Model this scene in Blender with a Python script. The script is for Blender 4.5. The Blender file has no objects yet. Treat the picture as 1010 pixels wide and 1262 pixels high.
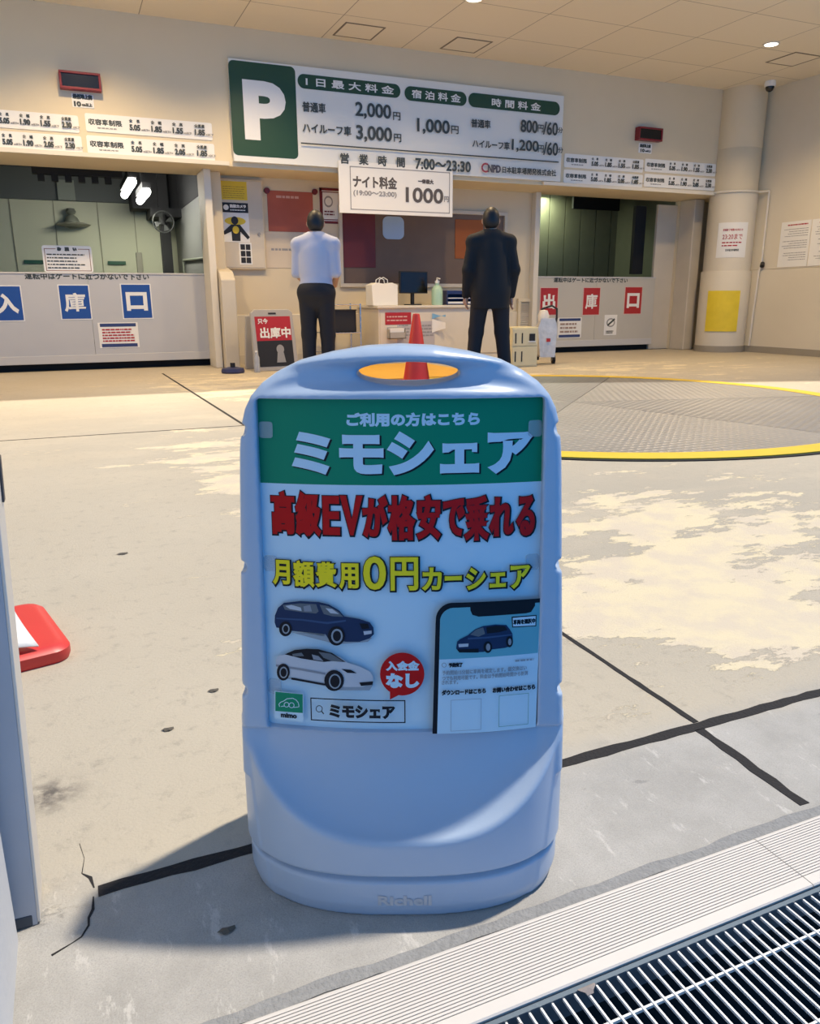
import bpy, bmesh, math, random
import numpy as np
from mathutils import Vector, Matrix
random.seed(7)
rng = np.random.default_rng(7)
S = bpy.context.scene
COL = S.collection
PI = math.pi

# ------------------------------------------------------------------ camera
F = 957.0
RX = Vector((0.91745372, -0.39781592, -0.00460121))     # camera right
UP = Vector((0.10913725, 0.24053986, 0.96448413))       # camera up
FW = Vector((0.38258037, 0.88537171, -0.26410072))      # camera forward
cd = bpy.data.cameras.new('camera')
cam = bpy.data.objects.new('camera', cd); COL.objects.link(cam)
cam.matrix_world = Matrix(((RX.x, UP.x, -FW.x, 0), (RX.y, UP.y, -FW.y, 0), (RX.z, UP.z, -FW.z, .85), (0, 0, 0, 1)))
cd.sensor_fit = 'HORIZONTAL'; cd.sensor_width = 36; cd.lens = F / 1010 * 36
cd.clip_start = .02
S.camera = cam

# ------------------------------------------------------------------ light
SKY_STRENGTH = 1.0
SUN_STRENGTH = 4.7
LAMP_W = 285.0
S.view_settings.view_transform = 'Standard'; S.view_settings.look = 'None'
S.view_settings.exposure = 0.0; S.view_settings.gamma = 1; S.view_settings.use_curve_mapping = False
w = bpy.data.worlds.new('sky'); S.world = w; w.use_nodes = True
nt = w.node_tree; nt.nodes.clear()
tc = nt.nodes.new('ShaderNodeTexCoord'); sx = nt.nodes.new('ShaderNodeSeparateXYZ')
cr = nt.nodes.new('ShaderNodeValToRGB'); bg = nt.nodes.new('ShaderNodeBackground'); wo = nt.nodes.new('ShaderNodeOutputWorld')
cr.color_ramp.elements[0].position = 0.0; cr.color_ramp.elements[0].color = (.03, .46, 1.22, 1)
cr.color_ramp.elements[1].position = .55; cr.color_ramp.elements[1].color = (.11, .25, .52, 1)
nt.links.new(tc.outputs['Generated'], sx.inputs[0]); nt.links.new(sx.outputs['Z'], cr.inputs['Fac'])
nt.links.new(cr.outputs['Color'], bg.inputs['Color']); bg.inputs['Strength'].default_value = SKY_STRENGTH
nt.links.new(bg.outputs[0], wo.inputs['Surface'])
sl = bpy.data.lights.new('sun', 'SUN'); sl.energy = SUN_STRENGTH; sl.color = (1.0, .90, .76); sl.angle = math.radians(2.0)
sun = bpy.data.objects.new('sun', sl); COL.objects.link(sun)
sun.rotation_euler = Vector((-.42, -.06, -1)).to_track_quat('-Z', 'Y').to_euler()

# ------------------------------------------------------------------ materials
MATS = {}
def mat(name, col, rough=.6, metal=0.0, var=0.0, vscale=6.0, emit=None, estr=1.0, bump=0.0, bscale=60.0, alpha=1.0, trans=0.0, spec=.5):
    if name in MATS: return MATS[name]
    m = bpy.data.materials.new(name); m.use_nodes = True
    n = m.node_tree; b = n.nodes['Principled BSDF']
    b.inputs['Base Color'].default_value = (*col, 1); b.inputs['Roughness'].default_value = rough
    b.inputs['Metallic'].default_value = metal; b.inputs['Alpha'].default_value = alpha
    b.inputs['Transmission Weight'].default_value = trans; b.inputs['Specular IOR Level'].default_value = spec
    if emit:
        b.inputs['Emission Color'].default_value = (*emit, 1); b.inputs['Emission Strength'].default_value = estr
    if var or bump:
        g = n.nodes.new('ShaderNodeNewGeometry')
        nz = n.nodes.new('ShaderNodeTexNoise'); nz.inputs['Scale'].default_value = vscale; nz.inputs['Detail'].default_value = 6
        n.links.new(g.outputs['Position'], nz.inputs['Vector'])
        if var:
            mx = n.nodes.new('ShaderNodeMix'); mx.data_type = 'RGBA'
            mx.inputs[6].default_value = (*[c * (1 - var) for c in col], 1); mx.inputs[7].default_value = (*[min(1, c * (1 + var)) for c in col], 1)
            n.links.new(nz.outputs['Fac'], mx.inputs[0]); n.links.new(mx.outputs[2], b.inputs['Base Color'])
        if bump:
            n2 = n.nodes.new('ShaderNodeTexNoise'); n2.inputs['Scale'].default_value = bscale; n2.inputs['Detail'].default_value = 4
            n.links.new(g.outputs['Position'], n2.inputs['Vector'])
            bp = n.nodes.new('ShaderNodeBump'); bp.inputs['Strength'].default_value = bump; bp.inputs['Distance'].default_value = .01
            n.links.new(n2.outputs['Fac'], bp.inputs['Height']); n.links.new(bp.outputs[0], b.inputs['Normal'])
    MATS[name] = m
    return m

WALL = mat('painted wall', (.70, .595, .41), .75, var=.06, vscale=1.6, bump=.05)
WALLR = mat('right wall paint', (.70, .63, .49), .7, var=.07, vscale=1.3, bump=.05)
LEDGE = mat('pale ledge', (.72, .66, .54), .55)
JAMB = mat('jamb paint', (.62, .55, .43), .6, var=.10, vscale=3)
WHITE = mat('white board', (.80, .79, .75), .45)
PAPER = mat('paper', (.82, .80, .74), .8)
BLACK = mat('black ink', (.012, .012, .014), .6)
GREY = mat('grey ink', (.30, .29, .28), .6)
DGREEN = mat('dark green vinyl', (.012, .055, .022), .5)
RED = mat('red vinyl', (.42, .018, .02), .45)
BLUE = mat('blue vinyl', (.012, .07, .30), .45)
NAVY = mat('navy vinyl', (.03, .05, .16), .5)
YELLOW = mat('yellow vinyl', (.72, .52, .02), .5)
DARKRED = mat('dark red plastic', (.16, .012, .015), .45)
LEDK = mat('dark display glass', (.006, .004, .004), .25)
GATE = mat('gate steel paint', (.50, .50, .50), .5, var=.06, vscale=2)
GATEB = mat('gate lower rail', (.55, .54, .52), .5)
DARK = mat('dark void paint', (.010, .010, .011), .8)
RUBBER = mat('dark sealant', (.014, .012, .012), .85, bump=.4, bscale=150)
CREAM = mat('cream metal', (.70, .62, .38), .5, var=.05)
STEEL = mat('chrome steel', (.62, .62, .62), .25, metal=1)
PLAST = mat('skylight tinted grey plastic', (.39, .48, .60), .30, var=.02, vscale=30, bump=.02, bscale=400)  # neutral grey with the blue of the skylight mixed into its colour
SKIN = mat('skin', (.50, .30, .21), .55)
HAIR = mat('black hair', (.012, .010, .009), .5)

# ------------------------------------------------------------------ mesh helpers
class MB:
    def __init__(s): s.v = []; s.f = []; s.m = []
    def add(s, vs, fs, m=0):
        o = len(s.v); s.v += [tuple(v) for v in vs]; s.f += [[i + o for i in f] for f in fs]; s.m += [m] * len(fs); return s
    def box(s, x0, x1, y0, y1, z0, z1, m=0):
        v = [(x, y, z) for z in (z0, z1) for y in (y0, y1) for x in (x0, x1)]
        return s.add(v, [(0, 2, 3, 1), (4, 5, 7, 6), (0, 1, 5, 4), (2, 6, 7, 3), (0, 4, 6, 2), (1, 3, 7, 5)], m)
    def cone(s, p0, p1, r0, r1, n=16, m=0, cap=True):
        p0 = Vector(p0); p1 = Vector(p1); d = (p1 - p0).normalized()
        a = d.orthogonal().normalized(); b = d.cross(a)
        vs = []
        for p, r in ((p0, r0), (p1, r1)):
            for i in range(n):
                t = 2 * PI * i / n; vs.append(p + (a * math.cos(t) + b * math.sin(t)) * r)
        fs = [(i, (i + 1) % n, n + (i + 1) % n, n + i) for i in range(n)]
        if cap: fs += [tuple(range(n))[::-1], tuple(range(n, 2 * n))]
        return s.add(vs, fs, m)
    def tube(s, pts, r, n=10, m=0):
        pts = [Vector(p) for p in pts]; vs = []; fs = []
        a = None
        for i, p in enumerate(pts):
            d = (pts[min(i + 1, len(pts) - 1)] - pts[max(i - 1, 0)]).normalized()
            a = d.orthogonal().normalized() if a is None else (a - d * a.dot(d)).normalized()
            b = d.cross(a)
            for k in range(n):
                t = 2 * PI * k / n; vs.append(p + (a * math.cos(t) + b * math.sin(t)) * r)
        for i in range(len(pts) - 1):
            for k in range(n):
                fs.append((i * n + k, i * n + (k + 1) % n, (i + 1) * n + (k + 1) % n, (i + 1) * n + k))
        fs += [tuple(range(n))[::-1], tuple(range((len(pts) - 1) * n, len(pts) * n))]
        return s.add(vs, fs, m)
    def lathe(s, prof, c=(0, 0, 0), n=32, m=0):
        vs = []; fs = []
        for r, z in prof:
            for i in range(n):
                t = 2 * PI * i / n; vs.append((c[0] + r * math.cos(t), c[1] + r * math.sin(t), c[2] + z))
        for j in range(len(prof) - 1):
            for i in range(n): fs.append((j * n + i, j * n + (i + 1) % n, (j + 1) * n + (i + 1) % n, (j + 1) * n + i))
        fs += [tuple(range(n))[::-1], tuple(range((len(prof) - 1) * n, len(prof) * n))]
        return s.add(vs, fs, m)
    def prism(s, poly, fn, t0, t1, m=0):      # poly in 2D, fn(u, v, t) -> 3D
        n = len(poly)
        vs = [fn(u, v, t0) for u, v in poly] + [fn(u, v, t1) for u, v in poly]
        return s.add(vs, [tuple(range(n))[::-1], tuple(range(n, 2 * n))] + [(i, (i + 1) % n, n + (i + 1) % n, n + i) for i in range(n)], m)
    def build(s, name, mats, parent=None, smooth=False, bevel=0.0):
        me = bpy.data.meshes.new(name); me.from_pydata(s.v, [], s.f)
        for mm in (mats if isinstance(mats, (list, tuple)) else [mats]): me.materials.append(mm)
        me.polygons.foreach_set('material_index', s.m)
        if smooth: me.polygons.foreach_set('use_smooth', [True] * len(s.f))
        bm = bmesh.new(); bm.from_mesh(me); bmesh.ops.recalc_face_normals(bm, faces=bm.faces); bm.to_mesh(me); bm.free()
        if smooth: me.set_sharp_from_angle(angle=math.radians(40))
        me.update()
        o = bpy.data.objects.new(name, me); COL.objects.link(o)
        if parent: o.parent = parent
        if bevel:
            b = o.modifiers.new('bevel', 'BEVEL'); b.width = bevel; b.segments = 2; b.limit_method = 'ANGLE'
        return o
def tag(o, label=None, cat=None, group=None, kind=None):
    if label: o['label'] = label
    if cat: o['category'] = cat
    if group: o['group'] = group
    if kind: o['kind'] = kind
    return o
def empty(name, loc=(0, 0, 0), rz=0.0, label=None, cat=None, group=None):
    o = bpy.data.objects.new(name, None); COL.objects.link(o); o.location = loc; o.rotation_euler = (0, 0, rz); o.empty_display_size = .05
    return tag(o, label, cat, group)
def struct(o): o['kind'] = 'structure'; return o
def sbox(name, m, *b, bevel=0.0): return struct(MB().box(*b).build(name, m, bevel=bevel))

# ---- lettering: outlines of the built-in font, as flat triangles in a unit box
_gl = {}
def glyphs(body, res=4):
    if body in _gl: return _gl[body]
    cu = bpy.data.curves.new('t', 'FONT'); cu.body = body; cu.resolution_u = res; cu.align_x = 'LEFT'
    ob = bpy.data.objects.new('t', cu); COL.objects.link(ob)
    dg = bpy.context.evaluated_depsgraph_get(); dg.update()
    me = bpy.data.meshes.new_from_object(ob.evaluated_get(dg))
    v = np.array([x.co[:2] for x in me.vertices], dtype=float); f = [tuple(p.vertices) for p in me.polygons]
    bpy.data.objects.remove(ob); bpy.data.curves.remove(cu); bpy.data.meshes.remove(me)
    lo, hi = v.min(0), v.max(0); v = (v - lo) / np.maximum(hi - lo, 1e-6)
    _gl[body] = (v, f); return v, f
def rrect(x0, x1, z0, z1, r, n=6):
    p = []
    for cx, cz, a0 in ((x1 - r, z1 - r, 0), (x0 + r, z1 - r, 90), (x0 + r, z0 + r, 180), (x1 - r, z0 + r, 270)):
        for i in range(n + 1):
            a = math.radians(a0 + 90 * i / n); p.append((cx + r * math.cos(a), cz + r * math.sin(a)))
    return p
def ellipse(cx, cz, rx, rz, n=28): return [(cx + rx * math.cos(2 * PI * i / n), cz + rz * math.sin(2 * PI * i / n)) for i in range(n)]

_ed = {}
def outline(body, v, bold):
    if body not in _ed:
        f = glyphs(body)[1]; cnt = {}
        for p in f:
            a = v[list(p)]; ar = np.sum(a[:, 0] * np.roll(a[:, 1], -1) - np.roll(a[:, 0], -1) * a[:, 1]); q = p if ar > 0 else p[::-1]
            for i_ in range(len(q)):
                e = (q[i_], q[(i_ + 1) % len(q)])
                if (e[1], e[0]) in cnt: cnt.pop((e[1], e[0]))
                else: cnt[e] = 1
        _ed[body] = (dict(cnt.keys()), {b: a for a, b in cnt})
    nx, pv = _ed[body]
    def nrm(a, b): d = v[b] - v[a]; L = np.hypot(*d) + 1e-12; return np.array([d[1], -d[0]]) / L
    off = {}
    for i_, j_ in nx.items():
        n1 = nrm(i_, j_); n0 = nrm(pv[i_], i_) if i_ in pv else n1
        mt = n0 + n1; L = np.hypot(*mt)
        off[i_] = n1 * bold if L < .2 else mt / L * bold / max(L / 2, .5)
    return [(v[a], v[b], v[a] + off[a], v[b] + off[b]) for a, b in nx.items() if b in off]
class Print:
    """printed graphics on a surface; fn(u, v, lift) -> 3D point; inks become material slots"""
    def __init__(s, fn, step=.0006, tess=0.0):
        s.real = fn; s.tess = tess; s.mb = MB(); s.fn = fn if not tess else (lambda u, v, l: (u, v, l)); s.inks = []; s.l = 1; s.step = step
    def ink(s, m):
        if m not in s.inks: s.inks.append(m)
        return s.inks.index(m)
    def up(s): s.l += 1; return s
    def poly(s, pts, m):
        s.mb.add([s.fn(u, v, s.l * s.step) for u, v in pts], [tuple(range(len(pts)))], s.ink(m)); s.up(); return s
    def rect(s, cx, cz, w, h, m, r=0, nx=1):
        if r: return s.poly(rrect(cx - w / 2, cx + w / 2, cz - h / 2, cz + h / 2, r), m)
        vs = []; fs = []
        for i in range(nx + 1):
            u = cx - w / 2 + w * i / nx; vs += [s.fn(u, cz - h / 2, s.l * s.step), s.fn(u, cz + h / 2, s.l * s.step)]
        for i in range(nx): fs.append((2 * i, 2 * i + 2, 2 * i + 3, 2 * i + 1))
        s.mb.add(vs, fs, s.ink(m)); s.up(); return s
    def frame(s, cx, cz, w, h, t, m):
        for a, b, c, d in ((cx, cz + h / 2 - t / 2, w, t), (cx, cz - h / 2 + t / 2, w, t), (cx - w / 2 + t / 2, cz, t, h), (cx + w / 2 - t / 2, cz, t, h)):
            s.rect(a, b, c, d, m); s.l -= 1
        s.up(); return s
    def line(s, pts, t, m):
        for (a, b), (c, d) in zip(pts[:-1], pts[1:]):
            L = math.hypot(c - a, d - b) or 1; nx, nz = -(d - b) / L * t / 2, (c - a) / L * t / 2
            s.mb.add([s.fn(u, v, s.l * s.step) for u, v in ((a + nx, b + nz), (a - nx, b - nz), (c - nx, d - nz), (c + nx, d + nz))], [(0, 1, 2, 3)], s.ink(m))
        s.up(); return s
    def text(s, body, cx, cz, w, h, m, bold=0.0, n=8, dx=0, dz=0):
        v, f = glyphs(body)
        k = s.ink(m); v = v * [w - 2 * bold, h - 2 * bold] + [cx - w / 2 + bold + dx, cz - h / 2 + bold + dz]
        s.mb.add([s.fn(u, q, s.l * s.step) for u, q in v], f, k)
        if bold:                        # heavier weight: a mitred strip outside every outline
            for jj, (a, b, a2, b2) in enumerate(outline(body, v, bold)):
                s.mb.add([s.fn(u, q, (s.l - .04 - .02 * (jj % 31)) * s.step) for u, q in (a, b, b2, a2)], [(0, 1, 2, 3)], k)
        s.up(); return s
    def scribble(s, cx, cz, w, h, rows, m, fill=.5, ragged=.25):      # rows of unreadably small print
        for i in range(rows):
            z = cz + h / 2 - (i + .5) * h / rows; x = cx - w / 2; end = cx + w / 2 - w * ragged * random.random()
            while x < end:
                ww = min(h / rows * random.uniform(.4, 1.6), end - x); s.rect(x + ww / 2, z, ww, h / rows * fill, m); s.l -= 1
                x += ww + h / rows * .22
        s.up(); return s
    def done(s, name, parent):
        if not s.mb.v: return
        if s.tess:                      # cut along the curvature so that prints lie on the bent sheet
            bm = bmesh.new(); vs = [bm.verts.new(v) for v in s.mb.v]
            for f, m in zip(s.mb.f, s.mb.m):
                try: bm.faces.new([vs[i] for i in f]).material_index = m
                except ValueError: pass
            bmesh.ops.triangulate(bm, faces=[f for f in bm.faces if len(f.verts) > 4])
            us = [v[0] for v in s.mb.v]; k = math.ceil(min(us) / s.tess)
            while k * s.tess < max(us):
                bmesh.ops.bisect_plane(bm, geom=bm.verts[:] + bm.edges[:] + bm.faces[:], plane_co=(k * s.tess, 0, 0), plane_no=(1, 0, 0), dist=1e-7); k += 1
            bm.verts.index_update()
            n_ = MB(); n_.v = [tuple(s.real(*v.co)) for v in bm.verts]; n_.f = [[v.index for v in f.verts] for f in bm.faces]; n_.m = [f.material_index for f in bm.faces]
            bm.free(); s.mb = n_
        return s.mb.build(name, s.inks, parent)

def wallfn(Y): return lambda u, v, l: (u, Y - l, v)
def board(name, label, cat, cx, cz, w, h, Y, m=None, t=.02, group=None, r=0.0, bevel=.003):
    """a flat board whose front face is at Y - t, returns (object, Print on its face)"""
    mb = MB()
    if r: mb.prism(rrect(cx - w / 2, cx + w / 2, cz - h / 2, cz + h / 2, r), lambda u, v, q: (u, q, v), Y - t, Y)
    else: mb.box(cx - w / 2, cx + w / 2, Y - t, Y, cz - h / 2, cz + h / 2)
    o = mb.build(name, m or WHITE, bevel=0 if r else bevel)
    tag(o, label, cat, group)
    return o, Print(wallfn(Y - t), .0012)

# ---- implicit surfaces (surface nets)
def smin(a, b, k): h = np.clip(.5 + .5 * (b - a) / k, 0, 1); return b + (a - b) * h - k * h * (1 - h)
def smax(a, b, k): return -smin(-a, -b, k)
class Grid:
    def __init__(s, lo, hi, h):
        s.lo = np.array(lo, float); s.h = h
        ax = [np.arange(l, u + h, h, dtype=np.float32) for l, u in zip(lo, hi)]
        s.x, s.y, s.z = np.meshgrid(*ax, indexing='ij', sparse=True)
        s.shape = tuple(len(a) for a in ax); s.ax = ax
    def caps(s, a, b, r0, r1=None):
        r1 = r0 if r1 is None else r1
        a = np.array(a, float); d = np.array(b, float) - a; L = d.dot(d) + 1e-9
        px, py, pz = s.x - a[0], s.y - a[1], s.z - a[2]
        t = np.clip((px * d[0] + py * d[1] + pz * d[2]) / L, 0, 1)
        return np.sqrt((px - t * d[0]) ** 2 + (py - t * d[1]) ** 2 + (pz - t * d[2]) ** 2) - (r0 + (r1 - r0) * t)
    def ell(s, c, r):
        k = np.sqrt(((s.x - c[0]) / r[0]) ** 2 + ((s.y - c[1]) / r[1]) ** 2 + ((s.z - c[2]) / r[2]) ** 2)
        return (k - 1) * min(r)
    def mesh(s, D, name, m, parent=None):
        D = np.broadcast_to(D, s.shape).astype(np.float32); D = np.where(np.abs(D) < 1e-6, 1e-6, D)
        I = D < 0; nx, ny, nz = s.shape
        cnt = np.zeros((nx - 1, ny - 1, nz - 1), np.int8)
        for i in (0, 1):
            for j in (0, 1):
                for k in (0, 1): cnt += I[i:nx - 1 + i, j:ny - 1 + j, k:nz - 1 + k]
        act = (cnt > 0) & (cnt < 8); ids = np.full(act.shape, -1, np.int64)
        C = np.argwhere(act); ids[act] = np.arange(len(C))
        P = np.zeros((len(C), 3)); N = np.zeros(len(C))
        cs = np.array([(0, 0, 0), (1, 0, 0), (0, 1, 0), (1, 1, 0), (0, 0, 1), (1, 0, 1), (0, 1, 1), (1, 1, 1)])
        val = [D[C[:, 0] + c[0], C[:, 1] + c[1], C[:, 2] + c[2]] for c in cs]
        for a in range(8):
            for b in range(a + 1, 8):
                if np.abs(cs[a] - cs[b]).sum() != 1: continue
                x = (val[a] < 0) != (val[b] < 0)
                t = np.where(x, val[a] / np.where(x, val[a] - val[b], 1), 0)
                P += np.where(x[:, None], cs[a] + t[:, None] * (cs[b] - cs[a]), 0); N += x
        P = (C + P / N[:, None]) * s.h + s.lo
        Q = []
        for ax in range(3):
            o1, o2 = [(1, 2), (2, 0), (0, 1)][ax]
            sl0 = [slice(1, -1)] * 3; sl1 = [slice(1, -1)] * 3
            sl0[ax] = slice(0, -1); sl1[ax] = slice(1, None)
            A, B = I[tuple(sl0)], I[tuple(sl1)]
            E = np.argwhere(A != B); inside = A[A != B]
            off = np.ones(3, int); off[ax] = 0; E = E + off
            q = []
            for d1, d2 in ((-1, -1), (0, -1), (0, 0), (-1, 0)):
                e = E.copy(); e[:, o1] += d1; e[:, o2] += d2; q.append(ids[e[:, 0], e[:, 1], e[:, 2]])
            q = np.stack(q, 1); q[~inside] = q[~inside][:, ::-1]; Q.append(q)
        Q = np.concatenate(Q); Q = Q[(Q >= 0).all(1)]
        me = bpy.data.meshes.new(name); me.vertices.add(len(P)); me.vertices.foreach_set('co', P.astype(np.float32).ravel())
        me.loops.add(Q.size); me.loops.foreach_set('vertex_index', Q.astype(np.int32).ravel())
        me.polygons.add(len(Q)); me.polygons.foreach_set('loop_start', np.arange(0, Q.size, 4, dtype=np.int32))
        me.polygons.foreach_set('use_smooth', np.ones(len(Q), bool)); me.update(calc_edges=True); me.validate()
        me.materials.append(m)
        o = bpy.data.objects.new(name, me); COL.objects.link(o)
        if parent: o.parent = parent
        return o
def poly_sdf(X, Z, poly):
    d = np.full(np.broadcast(X, Z).shape, 1e9); sgn = np.ones(d.shape)
    n = len(poly)
    for i in range(n):
        a = poly[i]; b = poly[i - 1]
        ex, ez = b[0] - a[0], b[1] - a[1]; wx, wz = X - a[0], Z - a[1]
        t = np.clip((wx * ex + wz * ez) / (ex * ex + ez * ez + 1e-12), 0, 1)
        d = np.minimum(d, (wx - ex * t) ** 2 + (wz - ez * t) ** 2)
        c1 = Z >= a[1]; c2 = Z < b[1]; c3 = ex * wz > ez * wx
        flip = (c1 & c2 & c3) | (~c1 & ~c2 & ~c3); sgn = np.where(flip, -sgn, sgn)
    return sgn * np.sqrt(d)

# ================================================================== SETTING
FY = 10.10      # fascia front
LY = 10.85      # recessed wall and gates
CZ = 3.90       # ceiling
BZ = 2.40       # underside of the fascia
RWX = 10.2      # right wall

# ---- floor material: worn beige coating inside, bare grey concrete outside
def floor_mat():
    m = bpy.data.materials.new('worn coated concrete'); m.use_nodes = True
    n = m.node_tree; L = n.links; b = n.nodes['Principled BSDF']
    g = n.nodes.new('ShaderNodeNewGeometry'); sp = n.nodes.new('ShaderNodeSeparateXYZ'); L.new(g.outputs['Position'], sp.inputs[0])
    def noise(scale, detail, rough=.6, vec=None, dist=0):
        z = n.nodes.new('ShaderNodeTexNoise'); z.inputs['Scale'].default_value = scale; z.inputs['Detail'].default_value = detail
        z.inputs['Roughness'].default_value = rough; z.inputs['Distortion'].default_value = dist; L.new(vec or g.outputs['Position'], z.inputs['Vector']); return z.outputs['Fac']
    def math_(op, a, b_=None, c=None):
        z = n.nodes.new('ShaderNodeMath'); z.operation = op
        for i, q in enumerate((a, b_, c)):
            if q is None: continue
            if isinstance(q, (int, float)): z.inputs[i].default_value = q
            else: L.new(q, z.inputs[i])
        return z.outputs[0]
    def ramp(f, lo, hi):
        z = n.nodes.new('ShaderNodeMapRange'); z.interpolation_type = 'SMOOTHSTEP'; z.inputs['From Min'].default_value = lo; z.inputs['From Max'].default_value = hi; L.new(f, z.inputs['Value']); return z.outputs['Result']
    def mix(f, a, c):
        z = n.nodes.new('ShaderNodeMix'); z.data_type = 'RGBA'
        if isinstance(f, (int, float)): z.inputs[0].default_value = f
        else: L.new(f, z.inputs[0])
        for i, q in ((6, a), (7, c)):
            if isinstance(q, tuple): z.inputs[i].default_value = (*q, 1)
            else: L.new(q, z.inputs[i])
        return z.outputs[2]
    def blob(cx, cy, rx, ry):
        dx = math_('DIVIDE', math_('SUBTRACT', sp.outputs['X'], cx), rx); dy = math_('DIVIDE', math_('SUBTRACT', sp.outputs['Y'], cy), ry)
        r2 = math_('ADD', math_('MULTIPLY', dx, dx), math_('MULTIPLY', dy, dy)); return math_('POWER', 2.718, math_('MULTIPLY', r2, -1.0))
    mp = n.nodes.new('ShaderNodeMapping'); mp.inputs['Scale'].default_value = (.55, 1.25, 1); mp.inputs['Rotation'].default_value = (0, 0, .35); L.new(g.outputs['Position'], mp.inputs['Vector'])
    v = mp.outputs[0]
    base = mix(noise(.9, 5), (.42, .365, .275), (.55, .485, .375))
    base = mix(ramp(noise(22, 6, .7), .52, .75), base, (.36, .315, .245))
    dk = math_('MULTIPLY', math_('ADD', blob(2.4, 2.4, 1.5, 1.3), blob(.8, 5.5, 1.2, 1.6)), ramp(noise(1.7, 7, .65, v), .36, .55)); base = mix(math_('MULTIPLY', dk, .75), base, (.375, .34, .275))
    wear = noise(3.0, 14, .74, v)
    bl = math_('ADD', blob(1.95, 2.15, 1.25, .95), math_('ADD', blob(.72, 4.4, .36, 1.1), math_('ADD', math_('MULTIPLY', blob(1.55, 1.5, .5, .3), .7), math_('ADD', blob(1.6, 8.2, .9, 1.4), math_('MULTIPLY', blob(6.5, 8.0, 2.0, 1.5), .7)))))
    wm = ramp(math_('ADD', wear, math_('MULTIPLY', bl, .185)), .625, .645)
    col = mix(wm, base, mix(ramp(noise(6, 6), .4, .62), (.70, .60, .40), (.62, .53, .40)))
    # bare concrete outside the threshold joint
    conc = mix(ramp(noise(5, 8, .7), .3, .7), (.345, .33, .30), (.46, .44, .405))
    conc = mix(math_('MULTIPLY', ramp(noise(420, 4, .8), .44, .66), .55), conc, (.25, .24, .22))
    mp2 = n.nodes.new('ShaderNodeMapping'); mp2.inputs['Scale'].default_value = (1.0, .35, 1); mp2.inputs['Rotation'].default_value = (0, 0, -.9); L.new(g.outputs['Position'], mp2.inputs['Vector'])
    conc = mix(math_('MULTIPLY', ramp(noise(26, 12, .78, mp2.outputs[0]), .56, .63), .6), conc, (.60, .575, .53))
    out = math_('SUBTRACT', 1.0, ramp(math_('ADD', sp.outputs['Y'], math_('MULTIPLY', math_('SUBTRACT', noise(7, 4), .5), .10)), 1.02, 1.16))
    col = mix(out, col, conc)
    # small dark pits and specks
    pit = ramp(noise(27, 4, .7), .74, .80); col = mix(math_('MULTIPLY', pit, .5), col, (.10, .09, .08))
    st = math_('MULTIPLY', blob(-.118, 1.36, .05, .045), ramp(noise(40, 5), .3, .65)); col = mix(math_('MULTIPLY', st, .9), col, (.06, .05, .045))
    L.new(col, b.inputs['Base Color'])
    L.new(math_('MULTIPLY_ADD', noise(3, 5), .25, .42), b.inputs['Roughness'])
    bp = n.nodes.new('ShaderNodeBump'); bp.inputs['Strength'].default_value = .6; bp.inputs['Distance'].default_value = .005
    L.new(math_('ADD', noise(120, 6, .7), math_('MULTIPLY', wm, .5)), bp.inputs['Height']); L.new(bp.outputs[0], b.inputs['Normal'])
    return m
FLOOR = floor_mat()
struct(MB().box(-6, 14, .765, 20, -.25, 0).build('floor', FLOOR))
sbox('trim_pit', mat('pit concrete', (.008, .008, .009), .95), -6, 14, -1.5, .765, -.60, -.45)

# sealant joints let into the floor
def joint(name, pts, wd, jit=.0, z=.0012):
    mb = MB(); P = []
    for (a, b) in zip(pts[:-1], pts[1:]):
        k = max(1, int(math.hypot(b[0] - a[0], b[1] - a[1]) / .035)) if jit else 1
        P += [(a[0] + (b[0] - a[0]) * i / k, a[1] + (b[1] - a[1]) * i / k) for i in range(k)]
    P.append(pts[-1]); vs = []
    for i, p in enumerate(P):
        q0 = P[max(0, i - 1)]; q1 = P[min(len(P) - 1, i + 1)]; d = math.hypot(q1[0] - q0[0], q1[1] - q0[1]); nx, ny = -(q1[1] - q0[1]) / d, (q1[0] - q0[0]) / d
        for s in (1, -1):
            ww = wd / 2 + random.uniform(-jit, jit); vs += [(p[0] + s * nx * ww, p[1] + s * ny * ww, z), (p[0] + s * nx * ww, p[1] + s * ny * ww, -.01)]
    n = len(P); fs = []
    for i in range(n - 1):
        a, b = 4 * i, 4 * i + 4
        fs += [(a, a + 2, b + 2, b), (a + 1, a, b, b + 1), (a + 2, a + 3, b + 3, b + 2)]
    fs += [(0, 1, 3, 2), (4 * n - 4, 4 * n - 2, 4 * n - 1, 4 * n - 3)]
    return struct(mb.add(vs, fs).build(name, RUBBER))
sbox('trim_pit_back', MATS['pit concrete'], -6, 14, .7645, .7649, -.60, -.03)
sbox('trim_pit_end', MATS['pit concrete'], -.6, -.149, -1.5, .30, -.60, -.01)
# sealant joints let into the floor: the two along the threshold first
joint('trim_8', [(-.149, .778), (.5, .777), (2.2, .779)], .022, .0035, .0018)
bpy.data.objects['trim_8'].data.materials[0] = mat('grey grout', (.27, .27, .265), .9, var=.25, vscale=90, bump=.6, bscale=200)
joint('trim_1', [(-.045, 1.076), (1.08, 1.073), (3.4, 1.075)], .024, .0022)
joint('trim_2', [(1.088, .80), (1.10, 1.062)], .022, .003)
joint('trim_3', [(1.112, 1.086), (1.115, 1.6), (1.095, 5.43)], .014, .0016)
joint('trim_4', [(1.09, 5.46), (1.03, 9.9)], .022)
joint('trim_5', [(-3, 5.53), (1.09, 5.44)], .016)
joint('trim_6', [(-.050, 1.085), (-.055, 1.11), (-.066, 1.125), (-.062, 1.16), (-.068, 1.20)], .0028, .0016, .0006)
joint('trim_7', [(-.052, 1.066), (-.053, 1.04), (-.060, 1.025), (-.060, 1.01), (-.070, .992), (-.082, .985), (-.108, .975)], .003, .0014, .0008)

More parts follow.
